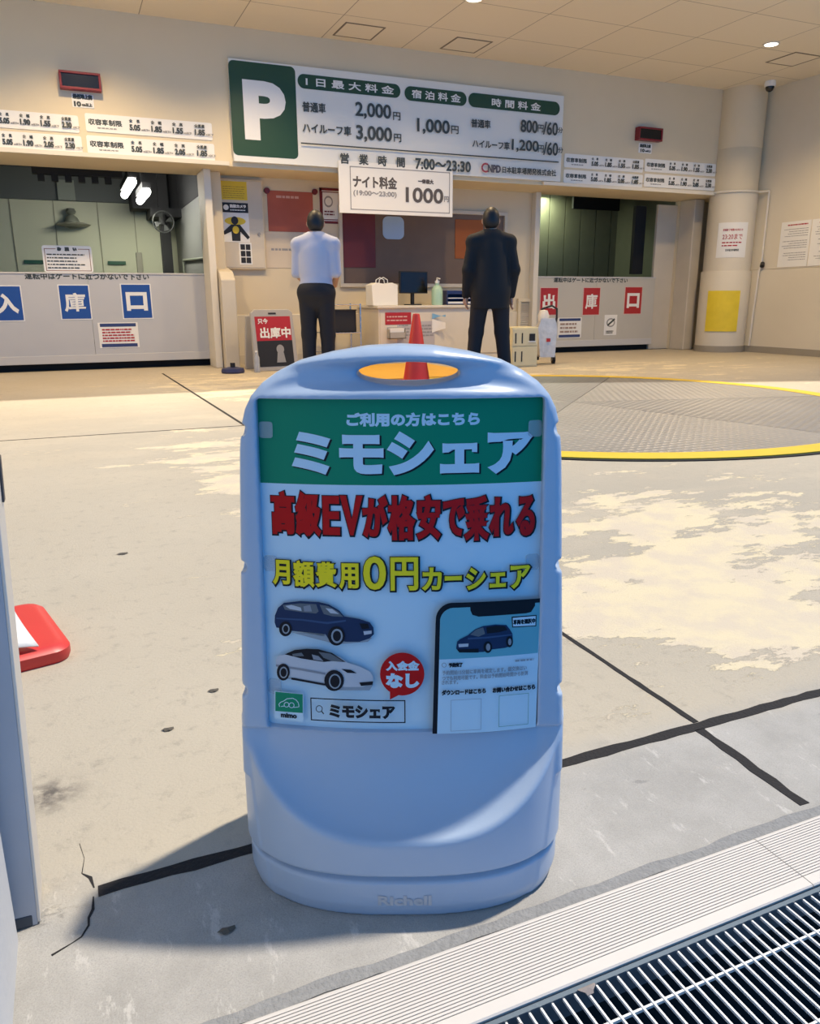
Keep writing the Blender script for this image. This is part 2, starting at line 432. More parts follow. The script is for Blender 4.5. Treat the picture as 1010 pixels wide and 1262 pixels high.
# ---- back wall: fascia, soffit, recessed wall
FASC = sbox('wall_back_fascia', WALL, -6, RWX, FY, FY + .5, BZ, CZ)
sbox('trim_ledge', LEDGE, -6, 2.02, FY - .05, FY, BZ, BZ + .045)
sbox('trim_ledge_right', LEDGE, 6.42, 9.66, FY - .05, FY, BZ, BZ + .045)
sbox('trim_soffit', WALL, -6, RWX, FY + .5, LY + .12, BZ, BZ + .15)
GL1 = 1.80                 # right edge of the left opening
GR0, GR1 = 6.80, 9.60      # right opening
sbox('wall_back', WALL, GL1 + .0, GR0, LY, LY + .12, 0, BZ)
sbox('wall_back_end', WALL, GR1, RWX, LY, LY + .12, 0, BZ)
# piers and jambs either side of the openings
sbox('trim_jamb_left', LEDGE, GL1 - .04, GL1 + .05, FY + .28, LY, 0, BZ, bevel=.01)
sbox('trim_pier_left', WALL, GL1 + .05, GL1 + .20, FY + .45, LY, 0, BZ, bevel=.01)
def guard(name, x0, x1, zt, y0):
    mb = MB().prism([(y0, 0), (LY, 0), (LY, zt + .1), (y0 + .10, zt), (y0, zt - .10)], lambda u, v, t: (t, u, v), x0, x1)
    return struct(mb.build(name, JAMB, bevel=.012))
guard('trim_guard_left', GL1 + .06, GL1 + .24, 1.20, FY + .12)
sbox('trim_jamb_right', LEDGE, GR0 - .07, GR0 + .02, LY - .12, LY, 0, BZ, bevel=.01)
sbox('trim_slot', DARK, 8.98, 9.20, LY + .35, LY + .42, 1.25, 2.34)
sbox('trim_leaf', JAMB, 9.20, 9.62, LY + .06, LY + .12, 0, 2.34, bevel=.01)
sbox('trim_pier_right', JAMB, 9.60, 9.80, LY - .34, LY, 0, BZ, bevel=.015)
# ---- ceiling
def ceil_mat():
    m = bpy.data.materials.new('ceiling tiles'); m.use_nodes = True; n = m.node_tree; b = n.nodes['Principled BSDF']
    g = n.nodes.new('ShaderNodeNewGeometry'); mp = n.nodes.new('ShaderNodeMapping'); n.links.new(g.outputs['Position'], mp.inputs['Vector'])
    mp.inputs['Location'].default_value = (-1.133 + 1.048 * 8, -9.25 + .90 * 20, 0)
    br = n.nodes.new('ShaderNodeTexBrick'); br.offset = 0; br.inputs['Scale'].default_value = 1
    br.inputs['Brick Width'].default_value = 1.048; br.inputs['Row Height'].default_value = .90; br.inputs['Mortar Size'].default_value = .006; br.inputs['Mortar Smooth'].default_value = .3
    br.inputs['Color1'].default_value = (.80, .71, .56, 1); br.inputs['Color2'].default_value = (.77, .68, .53, 1); br.inputs['Mortar'].default_value = (.33, .28, .21, 1)
    n.links.new(mp.outputs[0], br.inputs['Vector']); n.links.new(br.outputs['Color'], b.inputs['Base Color']); b.inputs['Roughness'].default_value = .8
    return m
struct(MB().prism([(-6, 8.2), (4.0, 7.9), (7.75, 6.5), (RWX + .1, 5.6), (RWX + .1, FY + .1), (-6, FY + .1)], lambda u, v, q: (u, v, q), CZ, CZ + .12).build('ceiling', ceil_mat()))
# ---- right wall
sbox('wall_right', WALLR, RWX, RWX + .15, 6.2, LY, 1.28, CZ)
sbox('wall_right_lower', WALLR, RWX - .02, RWX + .15, 6.2, LY, 0, 1.275)
sbox('baseboard_right', mat('grey skirting', (.33, .29, .22), .7, var=.1), RWX - .035, RWX - .02, 6.2, LY, 0, .10)
sbox('wall_side', WALL, -4.4, -4.2, 6.6, 15.5, 0, CZ)
# ---- round column
CC = (9.92, 10.02)
cm = MB().lathe([(.345, 2.44), (.345, 3.05), (.341, 3.055), (.341, 3.065), (.345, 3.07), (.345, CZ)], (*CC, 0), 48).build('column', WALL, smooth=True); struct(cm)
cm = MB().lathe([(.36, 1.26), (.36, 2.44)], (*CC, 0), 48).build('column_middle', WALLR, smooth=True); struct(cm)
cm = MB().lathe([(.385, .10), (.385, 1.25), (.38, 1.26)], (*CC, 0), 48).build('column_wrap', WALLR, smooth=True); struct(cm)
cm = MB().lathe([(.392, 0), (.392, .10)], (*CC, 0), 48).build('baseboard_column', MATS['grey skirting'], smooth=True); struct(cm)

# ---- left chamber (car lift) behind the entry gate
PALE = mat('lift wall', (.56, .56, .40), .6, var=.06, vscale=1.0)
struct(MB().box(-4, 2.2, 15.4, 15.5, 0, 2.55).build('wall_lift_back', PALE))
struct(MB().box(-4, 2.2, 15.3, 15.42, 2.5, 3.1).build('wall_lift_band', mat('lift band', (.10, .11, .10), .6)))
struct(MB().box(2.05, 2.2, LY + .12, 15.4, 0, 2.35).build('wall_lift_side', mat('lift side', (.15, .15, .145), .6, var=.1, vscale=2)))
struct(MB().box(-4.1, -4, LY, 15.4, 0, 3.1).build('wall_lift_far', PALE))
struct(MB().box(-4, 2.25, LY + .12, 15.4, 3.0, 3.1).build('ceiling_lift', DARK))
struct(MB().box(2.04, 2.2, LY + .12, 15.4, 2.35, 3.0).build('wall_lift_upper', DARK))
struct(MB().box(1.70, 1.86, 14.6, 14.8, 0, 2.9).build('trim_lift_post', DARK))
for i, X in enumerate((-.62, .05, .75, 1.35)):
    struct(MB().box(X, X + .012, 15.385, 15.40, 0, 2.5).build('trim_lift_seam', mat('seam', (.30, .29, .20), .8)))
struct(MB().box(.15, .42, 15.25, 15.31, 2.5, 2.82).build('trim_lift_bracket', mat('lift bracket', (.22, .24, .20), .6)))
bm_ = MB()
for k in range(6): bm_.box(-.10 + k * .16, -.02 + k * .16, 11.6, 11.7, 2.33, 2.42)
bm_.box(-.16, .92, 11.58, 11.72, 2.41, 3.0); bm_.box(.92, 2.04, 11.58, 11.72, 2.52, 3.0); bm_.box(1.28, 2.05, 14.7, 15.3, 2.36, 3.0); bm_.box(1.55, 2.05, 14.5, 15.3, 2.22, 2.36)
struct(bm_.build('trim_lift_beam', DARK))
# ---- right chamber behind the exit gate, lit green
RIB = mat('ribbed green panel', (.20, .20, .145), .5, var=.12)
rb = MB(); x = 6.2
while x < 10.4: rb.box(x, x + .34, 13.4, 13.5, 0, 3.0); rb.box(x + .34, x + .36, 13.43, 13.5, 0, 3.0); x += .36
struct(rb.build('wall_exit_back', RIB))
struct(MB().box(6.1, 6.2, LY + .12, 13.5, 0, 3.0).build('wall_exit_side', RIB))
struct(MB().box(10.3, 10.4, LY + .12, 13.5, 0, 3.0).build('wall_exit_far', RIB))
struct(MB().box(6.1, 10.4, LY + .12, 13.5, 3.0, 3.1).build('ceiling_exit', DARK))

# ---- left foreground: end of a white wall
sbox('wall_left', mat('white render', (.62, .62, .62), .8, var=.06, bump=.1), -.6, -.150, .30, 1.02, -.25, 2.2)

# ================================================================== FRONT GATE POST (left edge)
t = empty('gate_post', (-.122, 1.041, 0), 0, 'blue grey steel gate post at the left edge with narrow side coloured as lit', 'post')
t.rotation_euler = (0, math.radians(2.3), 0)
POST = mat('post skylit steel tint', (.42, .44, .48), .45, var=.06, vscale=8)
PSIDE = mat('post warm lit side tint', (.70, .64, .56), .4, var=.05)  # warm light on the side, blue skylight in front, both put into the colours
tag(MB().box(-.042, -.004, 0, .004, 0, 2.2).build('front_plate', POST, t, bevel=.001))
tag(MB().box(-.004, 0, 0, .085, 0.004, 2.2).build('side_plate', PSIDE, t, bevel=.001), 'side plate coloured as warmly lit, facing the sign')
MB().box(-.066, -.042, .012, .02, 0, 2.2).build('channel', mat('dark zinc', (.17, .18, .19), .5, var=.2, vscale=40), t)
MB().box(-.066, -.004, .081, .085, 0, 2.2).build('back_plate', POST, t)
MB().box(-.0665, -.010, -.0015, .012, 0, .018).build('foot_boot', mat('dark boot', (.06, .07, .085), .7), t, bevel=.002)
MB().box(0, .003, .058, .075, .60, .66).build('latch', mat('dark latch', (.07, .06, .06), .5), t, bevel=.001)

# ================================================================== STANDING SIGN
SC = (.4158, .9934); PSI = -.4051
sign = empty('standing_sign', (SC[0], SC[1], 0), PSI, 'pale grey plastic standing sign with car sharing poster on the threshold', 'sign')
def tp(z): return .0263 + (.722 - z) * .1014
def bul(u): return .020 * max(0.0, 1 - (u / .193) ** 2)
def sign_body():
    G = Grid((-.252, -.185, -.009), (.252, .185, .806), .0026)
    X2, Z2 = np.meshgrid(G.ax[0].astype(float), G.ax[2].astype(float), indexing='ij')
    prof = [(0, .7916), (.045, .7895), (.092, .782), (.138, .7705), (.166, .757), (.186, .743), (.200, .727), (.209, .709), (.2145, .688), (.218, .655), (.2195, .62), (.2305, .262), (.234, .06), (.234, -.02)]
    poly = prof + [(-x, z) for x, z in prof[::-1][:-1]]
    d2 = poly_sdf(X2, Z2, poly)[:, None, :].astype(np.float32)
    win = rrect(-.1925, .1925, .2610, .7235, .004)
    dw = poly_sdf(X2, Z2, win)[:, None, :].astype(np.float32)
    ay = np.abs(G.y)
    bulg = .020 * np.clip(1 - (G.x / .193) ** 2, 0, 1)
    tpz = .0263 + (.722 - G.z) * .1014 + bulg
    hol = np.exp(-((G.x / .168) ** 4 + ((G.z - .7545 + .25 * G.x ** 2) / .0165) ** 4))
    tf = np.where(G.z > .722, .0263 - (G.z - .722) * .22, .0263 + (.722 - G.z) * .1014) + bulg * .9 + .0145 - .019 * hol
    r = .011 + .012 * np.clip((G.z - .735) / .03, 0, 1)
    q1 = d2 + r; q2 = ay - tf + r
    plate = np.sqrt(np.maximum(q1, 0) ** 2 + np.maximum(q2, 0) ** 2) + np.minimum(np.maximum(q1, q2), 0) - r
    # base: elliptical tub whose front and back are scooped
    n = 2.6
    a = .2375; b = .162
    k = (np.abs(G.x / a) ** n + (ay / b) ** n) ** (1 / n)
    base = (k - 1) * b
    base = base + .011 * np.exp(-((G.z - .064) / .0042) ** 2) - .003 * np.clip((G.z - .066) / .004, 0, 1) + .004 * np.clip((.02 - G.z) / .02, 0, 1)
    tub = base
    base = np.maximum(base, G.z - .2585)
    zr, zt_ = .124 + .052 * (np.abs(G.x) / .19) ** 3, .274
    e = np.sqrt((np.maximum(0.177 - ay, 0) / (0.177 - .0775 - bulg * .9)) ** 2 + (np.maximum(zt_ - G.z, 0) / (zt_ - zr)) ** 2)
    sc = (e - 1) * .1
    sc = np.maximum(sc, G.z - .2585)
    plate = np.maximum(plate, tub - .09 * np.clip((G.z - .185) / .08, 0, 1))
    D = smin(plate, base, .006)
    D = smax(D, -sc, .007)
    rec = np.maximum(dw, tpz - .0035 - ay)
    D = smax(D, -rec, .0022)
    hd = (np.sqrt(((G.x - .011) / .0695) ** 2 + ((G.z - .7548) / .0152) ** 2) - 1) * .0152
    D = smax(D, -hd, .007)
    for zz in (.681, .494, .315):
        hw = .216 + (.62 - zz) * .0369
        nt_ = np.sqrt((np.abs(G.x) - hw - .001) ** 2 + (G.z - zz) ** 2 + (np.maximum(np.abs(ay - tf + .012) - .012, 0)) ** 2) - .0085
        D = smax(D, -nt_, .002)
    D = np.maximum(D, -G.z)
    return G.mesh(D, 'body', PLAST, sign)
sign_body()
def pfn(u, v, l): return (u, -(tp(v) + bul(u)) - l, v)
# ---- poster sheet
PST = mat('poster skylight tinted white', (.55, .72, .82), .45, spec=.25)  # white sheet, blue skylight tinted into it
PGREEN = mat('poster green', (.003, .23, .12), .5, spec=.2)
PRED = mat('poster red', (.52, .004, .004), .5, spec=.2)
PYEL = mat('poster yellow', (.92, .72, .015), .5, spec=.2)
PBLK = mat('poster black', (.006, .007, .012), .5, spec=.2)
PNAVY = mat('poster navy', (.012, .03, .085), .5, spec=.2)
PNAV2 = mat('poster navy light', (.035, .075, .17), .5, spec=.2)
PSIL = mat('poster silver', (.50, .53, .58), .5, spec=.2)
PSIL2 = mat('poster silver shade', (.25, .27, .31), .5, spec=.2)
PGLASS = mat('poster window grey', (.12, .14, .16), .5, spec=.2)
PTEAL = mat('poster teal', (.13, .40, .48), .5, spec=.2)
PGREY = mat('poster grey', (.28, .33, .38), .5, spec=.2)
mb = MB(); NU = 16
def band(z0, z1, nv=6, m=0, l=.0004):
    vs = []; fs = []
    for j in range(nv + 1):
        for i in range(NU + 1): vs.append(pfn(-.1925 + .385 * i / NU, z0 + (z1 - z0) * j / nv, l))
    for j in range(nv):
        for i in range(NU): a = j * (NU + 1) + i; fs.append((a, a + 1, a + NU + 2, a + NU + 1))
    mb.add(vs, fs, m)
ZG = .6085
band(.2605, ZG, 8, 0); band(ZG, .7232, 4, 1)
poster = mb.build('poster', [PST, PGREEN], sign)
P = Print(pfn, .00012, .012); P.l = 5
def tx(body, u, v, w, h, m, bold=0, out=None, ob=0, dx=0, dz=0):
    if out:
        P.text(body, u, v, w + 2 * ob, h + 2 * ob, out, bold + ob, 12, dx, dz)
    P.text(body, u, v, w, h, m, bold, 8)
tx('ご利用の方はこちら', 0.0171,0.6960,0.1780,0.0181, PST, .0011)
tx('ミモシェア', 0.0158,0.6508,0.3238,0.0574, PST, .0036, PBLK, .0004, .0022, -.0016)
tx('高', -0.1622,0.5681,0.0332,0.0596, PRED, .0021, PBLK, .0017, .0007, -.0007)
tx('級', -0.1270,0.5682,0.0350,0.0593, PRED, .0021, PBLK, .0017, .0007, -.0007)
tx('E', -0.0951,0.5668,0.0234,0.0536, PRED, .0021, PBLK, .0017, .0007, -.0007)
tx('V', -0.0673,0.5673,0.0299,0.0546, PRED, .0021, PBLK, .0017, .0007, -.0007)
tx('が', -0.0352,0.5665,0.0342,0.0556, PRED, .0021, PBLK, .0017, .0007, -.0007)
tx('格', 0.0006,0.5643,0.0374,0.0612, PRED, .0021, PBLK, .0017, .0007, -.0007)
tx('安', 0.0375,0.5650,0.0331,0.0601, PRED, .0021, PBLK, .0017, .0007, -.0007)
tx('で', 0.0718,0.5642,0.0300,0.0513, PRED, .0021, PBLK, .0017, .0007, -.0007)
tx('乗', 0.1030,0.5621,0.0336,0.0615, PRED, .0021, PBLK, .0017, .0007, -.0007)
tx('れ', 0.1373,0.5630,0.0340,0.0539, PRED, .0021, PBLK, .0017, .0007, -.0007)
tx('る', 0.1710,0.5624,0.0264,0.0553, PRED, .0021, PBLK, .0017, .0007, -.0007)
tx('月', -0.1667,0.4858,0.0244,0.0346, PYEL, .0013, PBLK, .0019, .0007, -.0007)
tx('額', -0.1350,0.4851,0.0298,0.0368, PYEL, .0013, PBLK, .0019, .0007, -.0007)
tx('費', -0.1037,0.4852,0.0283,0.0355, PYEL, .0013, PBLK, .0019, .0007, -.0007)
tx('用', -0.0721,0.4843,0.0270,0.0354, PYEL, .0013, PBLK, .0019, .0007, -.0007)
tx('0', -0.0367,0.4888,0.0313,0.0467, PYEL, .0013, PBLK, .0019, .0007, -.0007)
tx('円', 0.0040,0.4877,0.0379,0.0467, PYEL, .0013, PBLK, .0019, .0007, -.0007)
tx('カ', 0.0419,0.4803,0.0268,0.0320, PYEL, .0013, PBLK, .0019, .0007, -.0007)
tx('ー', 0.0710,0.4806,0.0236,0.0063, PYEL, .0013, PBLK, .0019, .0007, -.0007)
tx('シ', 0.1026,0.4788,0.0272,0.0310, PYEL, .0013, PBLK, .0019, .0007, -.0007)
tx('ェ', 0.1329,0.4756,0.0229,0.0208, PYEL, .0013, PBLK, .0019, .0007, -.0007)
tx('ア', 0.1645,0.4782,0.0279,0.0324, PYEL, .0013, PBLK, .0019, .0007, -.0007)
# dark blue sport utility car
P.poly([(-0.1763,0.4008), (-0.1544,0.4011), (-0.1041,0.3903), (-0.0922,0.3871), (-0.0471,0.3919), (-0.0411,0.3981), (-0.0683,0.3927), (-0.1398,0.4020)], PGREY)
P.poly([(-0.1775,0.4240), (-0.1727,0.4354), (-0.1639,0.4432), (-0.1409,0.4470), (-0.1146,0.4470), (-0.1005,0.4439), (-0.0864,0.4359), (-0.0795,0.4277), (-0.0584,0.4246), (-0.0443,0.4199), (-0.0393,0.4127), (-0.0387,0.4030), (-0.0447,0.3969), (-0.0589,0.3917), (-0.0779,0.3912), (-0.1028,0.3952), (-0.1062,0.4012), (-0.1543,0.4035), (-0.1761,0.4069), (-0.1783,0.4142)], PNAVY)
P.poly([(-0.1757,0.4193), (-0.1393,0.4191), (-0.1035,0.4159), (-0.0773,0.4205), (-0.0773,0.4229), (-0.1034,0.4189), (-0.1392,0.4216), (-0.1756,0.4212)], PNAV2)
P.poly([(-0.1657,0.4402), (-0.1410,0.4438), (-0.1183,0.4437), (-0.1150,0.4337), (-0.1186,0.4304), (-0.1389,0.4313), (-0.1630,0.4335)], PGLASS)
P.poly([(-0.1621,0.4390), (-0.1531,0.4410), (-0.1400,0.4378), (-0.1389,0.4330), (-0.1557,0.4350)], PSIL)
P.poly([(-0.1363,0.4399), (-0.1267,0.4424), (-0.1245,0.4332), (-0.1353,0.4327)], PSIL2)
P.poly([(-0.1135,0.4434), (-0.1017,0.4419), (-0.0877,0.4347), (-0.0807,0.4272), (-0.0961,0.4276), (-0.1079,0.4303)], PGLASS)
P.poly([(-0.1053,0.4389), (-0.0959,0.4380), (-0.0865,0.4311), (-0.0984,0.4319)], PSIL)
P.poly([(-0.0585,0.4185), (-0.0467,0.4182), (-0.0445,0.4115), (-0.0551,0.4101)], PBLK)
P.poly([(-0.0532,0.4074), (-0.0417,0.4086), (-0.0417,0.4042), (-0.0521,0.4021)], PSIL)
P.poly([(-0.1534,0.4068), (-0.1540,0.4034), (-0.1554,0.4003), (-0.1575,0.3978), (-0.1602,0.3960), (-0.1631,0.3953), (-0.1659,0.3956), (-0.1685,0.3970), (-0.1705,0.3993), (-0.1717,0.4022), (-0.1720,0.4055), (-0.1714,0.4089), (-0.1700,0.4120), (-0.1679,0.4146), (-0.1652,0.4163), (-0.1624,0.4170), (-0.1595,0.4166), (-0.1570,0.4153), (-0.1550,0.4130), (-0.1538,0.4101)], PBLK)
P.poly([(-0.1569,0.4066), (-0.1572,0.4043), (-0.1580,0.4023), (-0.1593,0.4006), (-0.1608,0.3995), (-0.1625,0.3990), (-0.1641,0.3993), (-0.1656,0.4002), (-0.1667,0.4017), (-0.1674,0.4036), (-0.1676,0.4058), (-0.1673,0.4081), (-0.1664,0.4101), (-0.1652,0.4118), (-0.1637,0.4129), (-0.1620,0.4133), (-0.1603,0.4131), (-0.1589,0.4122), (-0.1577,0.4107), (-0.1570,0.4087)], PGREY)
P.poly([(-0.1586,0.4064), (-0.1588,0.4048), (-0.1594,0.4034), (-0.1602,0.4022), (-0.1613,0.4014), (-0.1624,0.4010), (-0.1635,0.4012), (-0.1645,0.4019), (-0.1653,0.4030), (-0.1658,0.4044), (-0.1659,0.4060), (-0.1657,0.4076), (-0.1651,0.4090), (-0.1642,0.4102), (-0.1632,0.4110), (-0.1621,0.4114), (-0.1609,0.4112), (-0.1599,0.4105), (-0.1592,0.4094), (-0.1587,0.4080)], PBLK)
P.poly([(-0.0789,0.4002), (-0.0795,0.3959), (-0.0813,0.3920), (-0.0840,0.3888), (-0.0873,0.3867), (-0.0910,0.3859), (-0.0947,0.3864), (-0.0980,0.3883), (-0.1006,0.3913), (-0.1022,0.3951), (-0.1027,0.3994), (-0.1020,0.4037), (-0.1002,0.4077), (-0.0975,0.4108), (-0.0941,0.4129), (-0.0905,0.4138), (-0.0868,0.4132), (-0.0835,0.4113), (-0.0810,0.4083), (-0.0794,0.4045)], PBLK)
P.poly([(-0.0820,0.4001), (-0.0824,0.3970), (-0.0836,0.3941), (-0.0854,0.3917), (-0.0877,0.3902), (-0.0902,0.3896), (-0.0927,0.3900), (-0.0950,0.3914), (-0.0967,0.3936), (-0.0978,0.3964), (-0.0981,0.3996), (-0.0977,0.4028), (-0.0965,0.4057), (-0.0946,0.4080), (-0.0923,0.4095), (-0.0898,0.4101), (-0.0873,0.4097), (-0.0851,0.4083), (-0.0834,0.4061), (-0.0823,0.4033)], PGREY)
P.poly([(-0.0843,0.4001), (-0.0846,0.3977), (-0.0855,0.3956), (-0.0868,0.3939), (-0.0884,0.3927), (-0.0902,0.3923), (-0.0919,0.3926), (-0.0935,0.3936), (-0.0947,0.3952), (-0.0955,0.3973), (-0.0957,0.3997), (-0.0954,0.4020), (-0.0946,0.4042), (-0.0933,0.4059), (-0.0916,0.4070), (-0.0899,0.4074), (-0.0881,0.4071), (-0.0865,0.4061), (-0.0853,0.4045), (-0.0846,0.4024)], PBLK)
# silver saloon car
P.poly([(-0.1762,0.3335), (-0.1564,0.3338), (-0.1055,0.3258), (-0.0912,0.3210), (-0.0457,0.3224), (-0.0408,0.3304), (-0.0695,0.3273), (-0.1416,0.3374)], PGREY)
P.poly([(-0.1777,0.3610), (-0.1738,0.3668), (-0.1627,0.3696), (-0.1502,0.3767), (-0.1356,0.3793), (-0.1163,0.3794), (-0.0996,0.3757), (-0.0854,0.3689), (-0.0760,0.3618), (-0.0594,0.3573), (-0.0453,0.3502), (-0.0406,0.3428), (-0.0403,0.3329), (-0.0551,0.3271), (-0.0815,0.3263), (-0.1078,0.3307), (-0.1417,0.3349), (-0.1588,0.3374), (-0.1709,0.3440), (-0.1781,0.3509)], PSIL)
P.poly([(-0.1651,0.3694), (-0.1502,0.3769), (-0.1332,0.3797), (-0.1163,0.3799), (-0.0972,0.3753), (-0.0784,0.3629), (-0.0975,0.3635), (-0.1095,0.3617), (-0.1409,0.3649)], PBLK)
P.poly([(-0.1541,0.3707), (-0.1406,0.3736), (-0.1371,0.3688), (-0.1530,0.3673)], PGLASS)
P.poly([(-0.1261,0.3719), (-0.1165,0.3700), (-0.1095,0.3629), (-0.1239,0.3646)], PSIL2)
P.poly([(-0.1164,0.3762), (-0.0996,0.3745), (-0.0819,0.3641), (-0.0975,0.3635), (-0.1094,0.3679)], PGLASS)
P.poly([(-0.1781,0.3509), (-0.1413,0.3474), (-0.1075,0.3432), (-0.1075,0.3462), (-0.1413,0.3507), (-0.1780,0.3539)], PSIL2)
P.poly([(-0.0845,0.3528), (-0.0714,0.3520), (-0.0632,0.3473), (-0.0763,0.3474)], PBLK)
P.poly([(-0.0598,0.3338), (-0.0407,0.3359), (-0.0413,0.3309), (-0.0575,0.3288)], PBLK)
P.poly([(-0.1564,0.3364), (-0.1078,0.3302), (-0.1079,0.3277), (-0.1564,0.3333)], PBLK)
P.poly([(-0.1583,0.3442), (-0.1589,0.3403), (-0.1603,0.3367), (-0.1625,0.3338), (-0.1652,0.3318), (-0.1681,0.3309), (-0.1710,0.3313), (-0.1736,0.3329), (-0.1756,0.3355), (-0.1768,0.3389), (-0.1771,0.3427), (-0.1765,0.3467), (-0.1751,0.3503), (-0.1729,0.3532), (-0.1702,0.3552), (-0.1673,0.3560), (-0.1644,0.3557), (-0.1619,0.3541), (-0.1599,0.3515), (-0.1587,0.3481)], PBLK)
P.poly([(-0.1613,0.3435), (-0.1617,0.3409), (-0.1626,0.3384), (-0.1640,0.3364), (-0.1657,0.3351), (-0.1675,0.3345), (-0.1693,0.3348), (-0.1709,0.3358), (-0.1722,0.3376), (-0.1730,0.3399), (-0.1732,0.3426), (-0.1728,0.3452), (-0.1719,0.3477), (-0.1705,0.3497), (-0.1688,0.3510), (-0.1669,0.3516), (-0.1651,0.3513), (-0.1635,0.3502), (-0.1623,0.3484), (-0.1615,0.3461)], PGREY)
P.poly([(-0.1628,0.3434), (-0.1631,0.3414), (-0.1637,0.3395), (-0.1648,0.3380), (-0.1660,0.3369), (-0.1674,0.3365), (-0.1688,0.3367), (-0.1700,0.3375), (-0.1710,0.3389), (-0.1715,0.3407), (-0.1717,0.3427), (-0.1714,0.3447), (-0.1707,0.3466), (-0.1697,0.3481), (-0.1684,0.3491), (-0.1670,0.3496), (-0.1656,0.3494), (-0.1644,0.3485), (-0.1635,0.3472), (-0.1629,0.3454)], PBLK)
P.poly([(-0.0813,0.3363), (-0.0821,0.3315), (-0.0841,0.3271), (-0.0873,0.3236), (-0.0912,0.3212), (-0.0955,0.3203), (-0.0998,0.3208), (-0.1037,0.3228), (-0.1067,0.3261), (-0.1086,0.3304), (-0.1092,0.3351), (-0.1084,0.3399), (-0.1063,0.3443), (-0.1031,0.3479), (-0.0992,0.3503), (-0.0949,0.3512), (-0.0906,0.3506), (-0.0868,0.3486), (-0.0838,0.3453), (-0.0819,0.3411)], PBLK)
P.poly([(-0.0854,0.3352), (-0.0859,0.3318), (-0.0872,0.3287), (-0.0891,0.3262), (-0.0916,0.3245), (-0.0942,0.3238), (-0.0969,0.3242), (-0.0993,0.3257), (-0.1012,0.3280), (-0.1023,0.3310), (-0.1027,0.3344), (-0.1022,0.3378), (-0.1009,0.3410), (-0.0989,0.3435), (-0.0965,0.3451), (-0.0938,0.3458), (-0.0911,0.3454), (-0.0887,0.3439), (-0.0869,0.3415), (-0.0857,0.3385)], PGREY)
P.poly([(-0.0873,0.3351), (-0.0877,0.3323), (-0.0887,0.3298), (-0.0902,0.3277), (-0.0921,0.3264), (-0.0942,0.3258), (-0.0963,0.3262), (-0.0981,0.3274), (-0.0996,0.3293), (-0.1005,0.3317), (-0.1008,0.3345), (-0.1004,0.3373), (-0.0994,0.3399), (-0.0978,0.3419), (-0.0959,0.3433), (-0.0938,0.3438), (-0.0918,0.3434), (-0.0899,0.3422), (-0.0885,0.3403), (-0.0876,0.3379)], PBLK)
# small logo tile
P.poly([(-0.1811,0.3149), (-0.1394,0.3137), (-0.1410,0.2718), (-0.1825,0.2740)], PST)
P.poly([(-0.1801,0.3140), (-0.1404,0.3132), (-0.1412,0.2853), (-0.1811,0.2849)], PGREEN)
P.line([(-0.1746,0.2919), (-0.1755,0.2956), (-0.1729,0.2989), (-0.1686,0.3008), (-0.1635,0.3048), (-0.1548,0.3063), (-0.1500,0.3041), (-0.1471,0.3000), (-0.1463,0.2955), (-0.1471,0.2934)], .0010, PST)
P.line([(-0.1726,0.2926), (-0.1676,0.2938)], .0010, PST)
P.line([(-0.1540,0.2929), (-0.1478,0.2939)], .0010, PST)
P.line([(-0.1608,0.2964), (-0.1612,0.2948), (-0.1622,0.2935), (-0.1636,0.2927), (-0.1652,0.2926), (-0.1665,0.2931), (-0.1675,0.2943), (-0.1678,0.2958), (-0.1674,0.2974), (-0.1664,0.2987), (-0.1649,0.2995), (-0.1634,0.2996), (-0.1620,0.2991), (-0.1611,0.2979), (-0.1608,0.2964)], .0010, PST)
P.line([(-0.1532,0.2963), (-0.1536,0.2946), (-0.1546,0.2932), (-0.1562,0.2923), (-0.1578,0.2922), (-0.1593,0.2928), (-0.1603,0.2940), (-0.1606,0.2956), (-0.1602,0.2973), (-0.1591,0.2988), (-0.1576,0.2996), (-0.1559,0.2997), (-0.1545,0.2991), (-0.1535,0.2979), (-0.1532,0.2963)], .0010, PST)
tx('mimo', -0.1615,0.2802,0.0233,0.0074, PBLK, .0005)
P.frame(-0.0626,0.2927,0.1340,0.0339, .0016, PBLK)
P.line([(-0.1128,0.2940), (-0.1131,0.2923), (-0.1139,0.2908), (-0.1151,0.2897), (-0.1166,0.2890), (-0.1181,0.2889), (-0.1195,0.2894), (-0.1207,0.2904), (-0.1214,0.2918), (-0.1216,0.2934), (-0.1213,0.2951), (-0.1205,0.2966), (-0.1193,0.2977), (-0.1179,0.2984), (-0.1163,0.2985), (-0.1149,0.2980), (-0.1138,0.2970), (-0.1130,0.2956), (-0.1128,0.2940)], .0011, PBLK)
P.line([(-0.1141,0.2906), (-0.1108,0.2865)], .0016, PBLK)
tx('ミモシェア', -0.0565,0.2917,0.0923,0.0194, PBLK, .0013)
P.poly([(0.0310,0.3475), (0.0306,0.3426), (0.0294,0.3379), (0.0276,0.3334), (0.0250,0.3293), (0.0219,0.3256), (0.0182,0.3224), (0.0140,0.3199), (0.0095,0.3181), (0.0048,0.3170), (-0.0000,0.3166), (-0.0049,0.3171), (-0.0096,0.3182), (-0.0140,0.3201), (-0.0182,0.3227), (-0.0218,0.3259), (-0.0249,0.3296), (-0.0274,0.3338), (-0.0292,0.3383), (-0.0303,0.3430), (-0.0306,0.3479), (-0.0302,0.3528), (-0.0290,0.3575), (-0.0271,0.3621), (-0.0245,0.3662), (-0.0214,0.3699), (-0.0177,0.3731), (-0.0135,0.3756), (-0.0091,0.3775), (-0.0044,0.3786), (0.0004,0.3790), (0.0052,0.3785), (0.0098,0.3774), (0.0143,0.3755), (0.0184,0.3729), (0.0220,0.3697), (0.0251,0.3659), (0.0277,0.3617), (0.0295,0.3572), (0.0306,0.3524)], PRED)
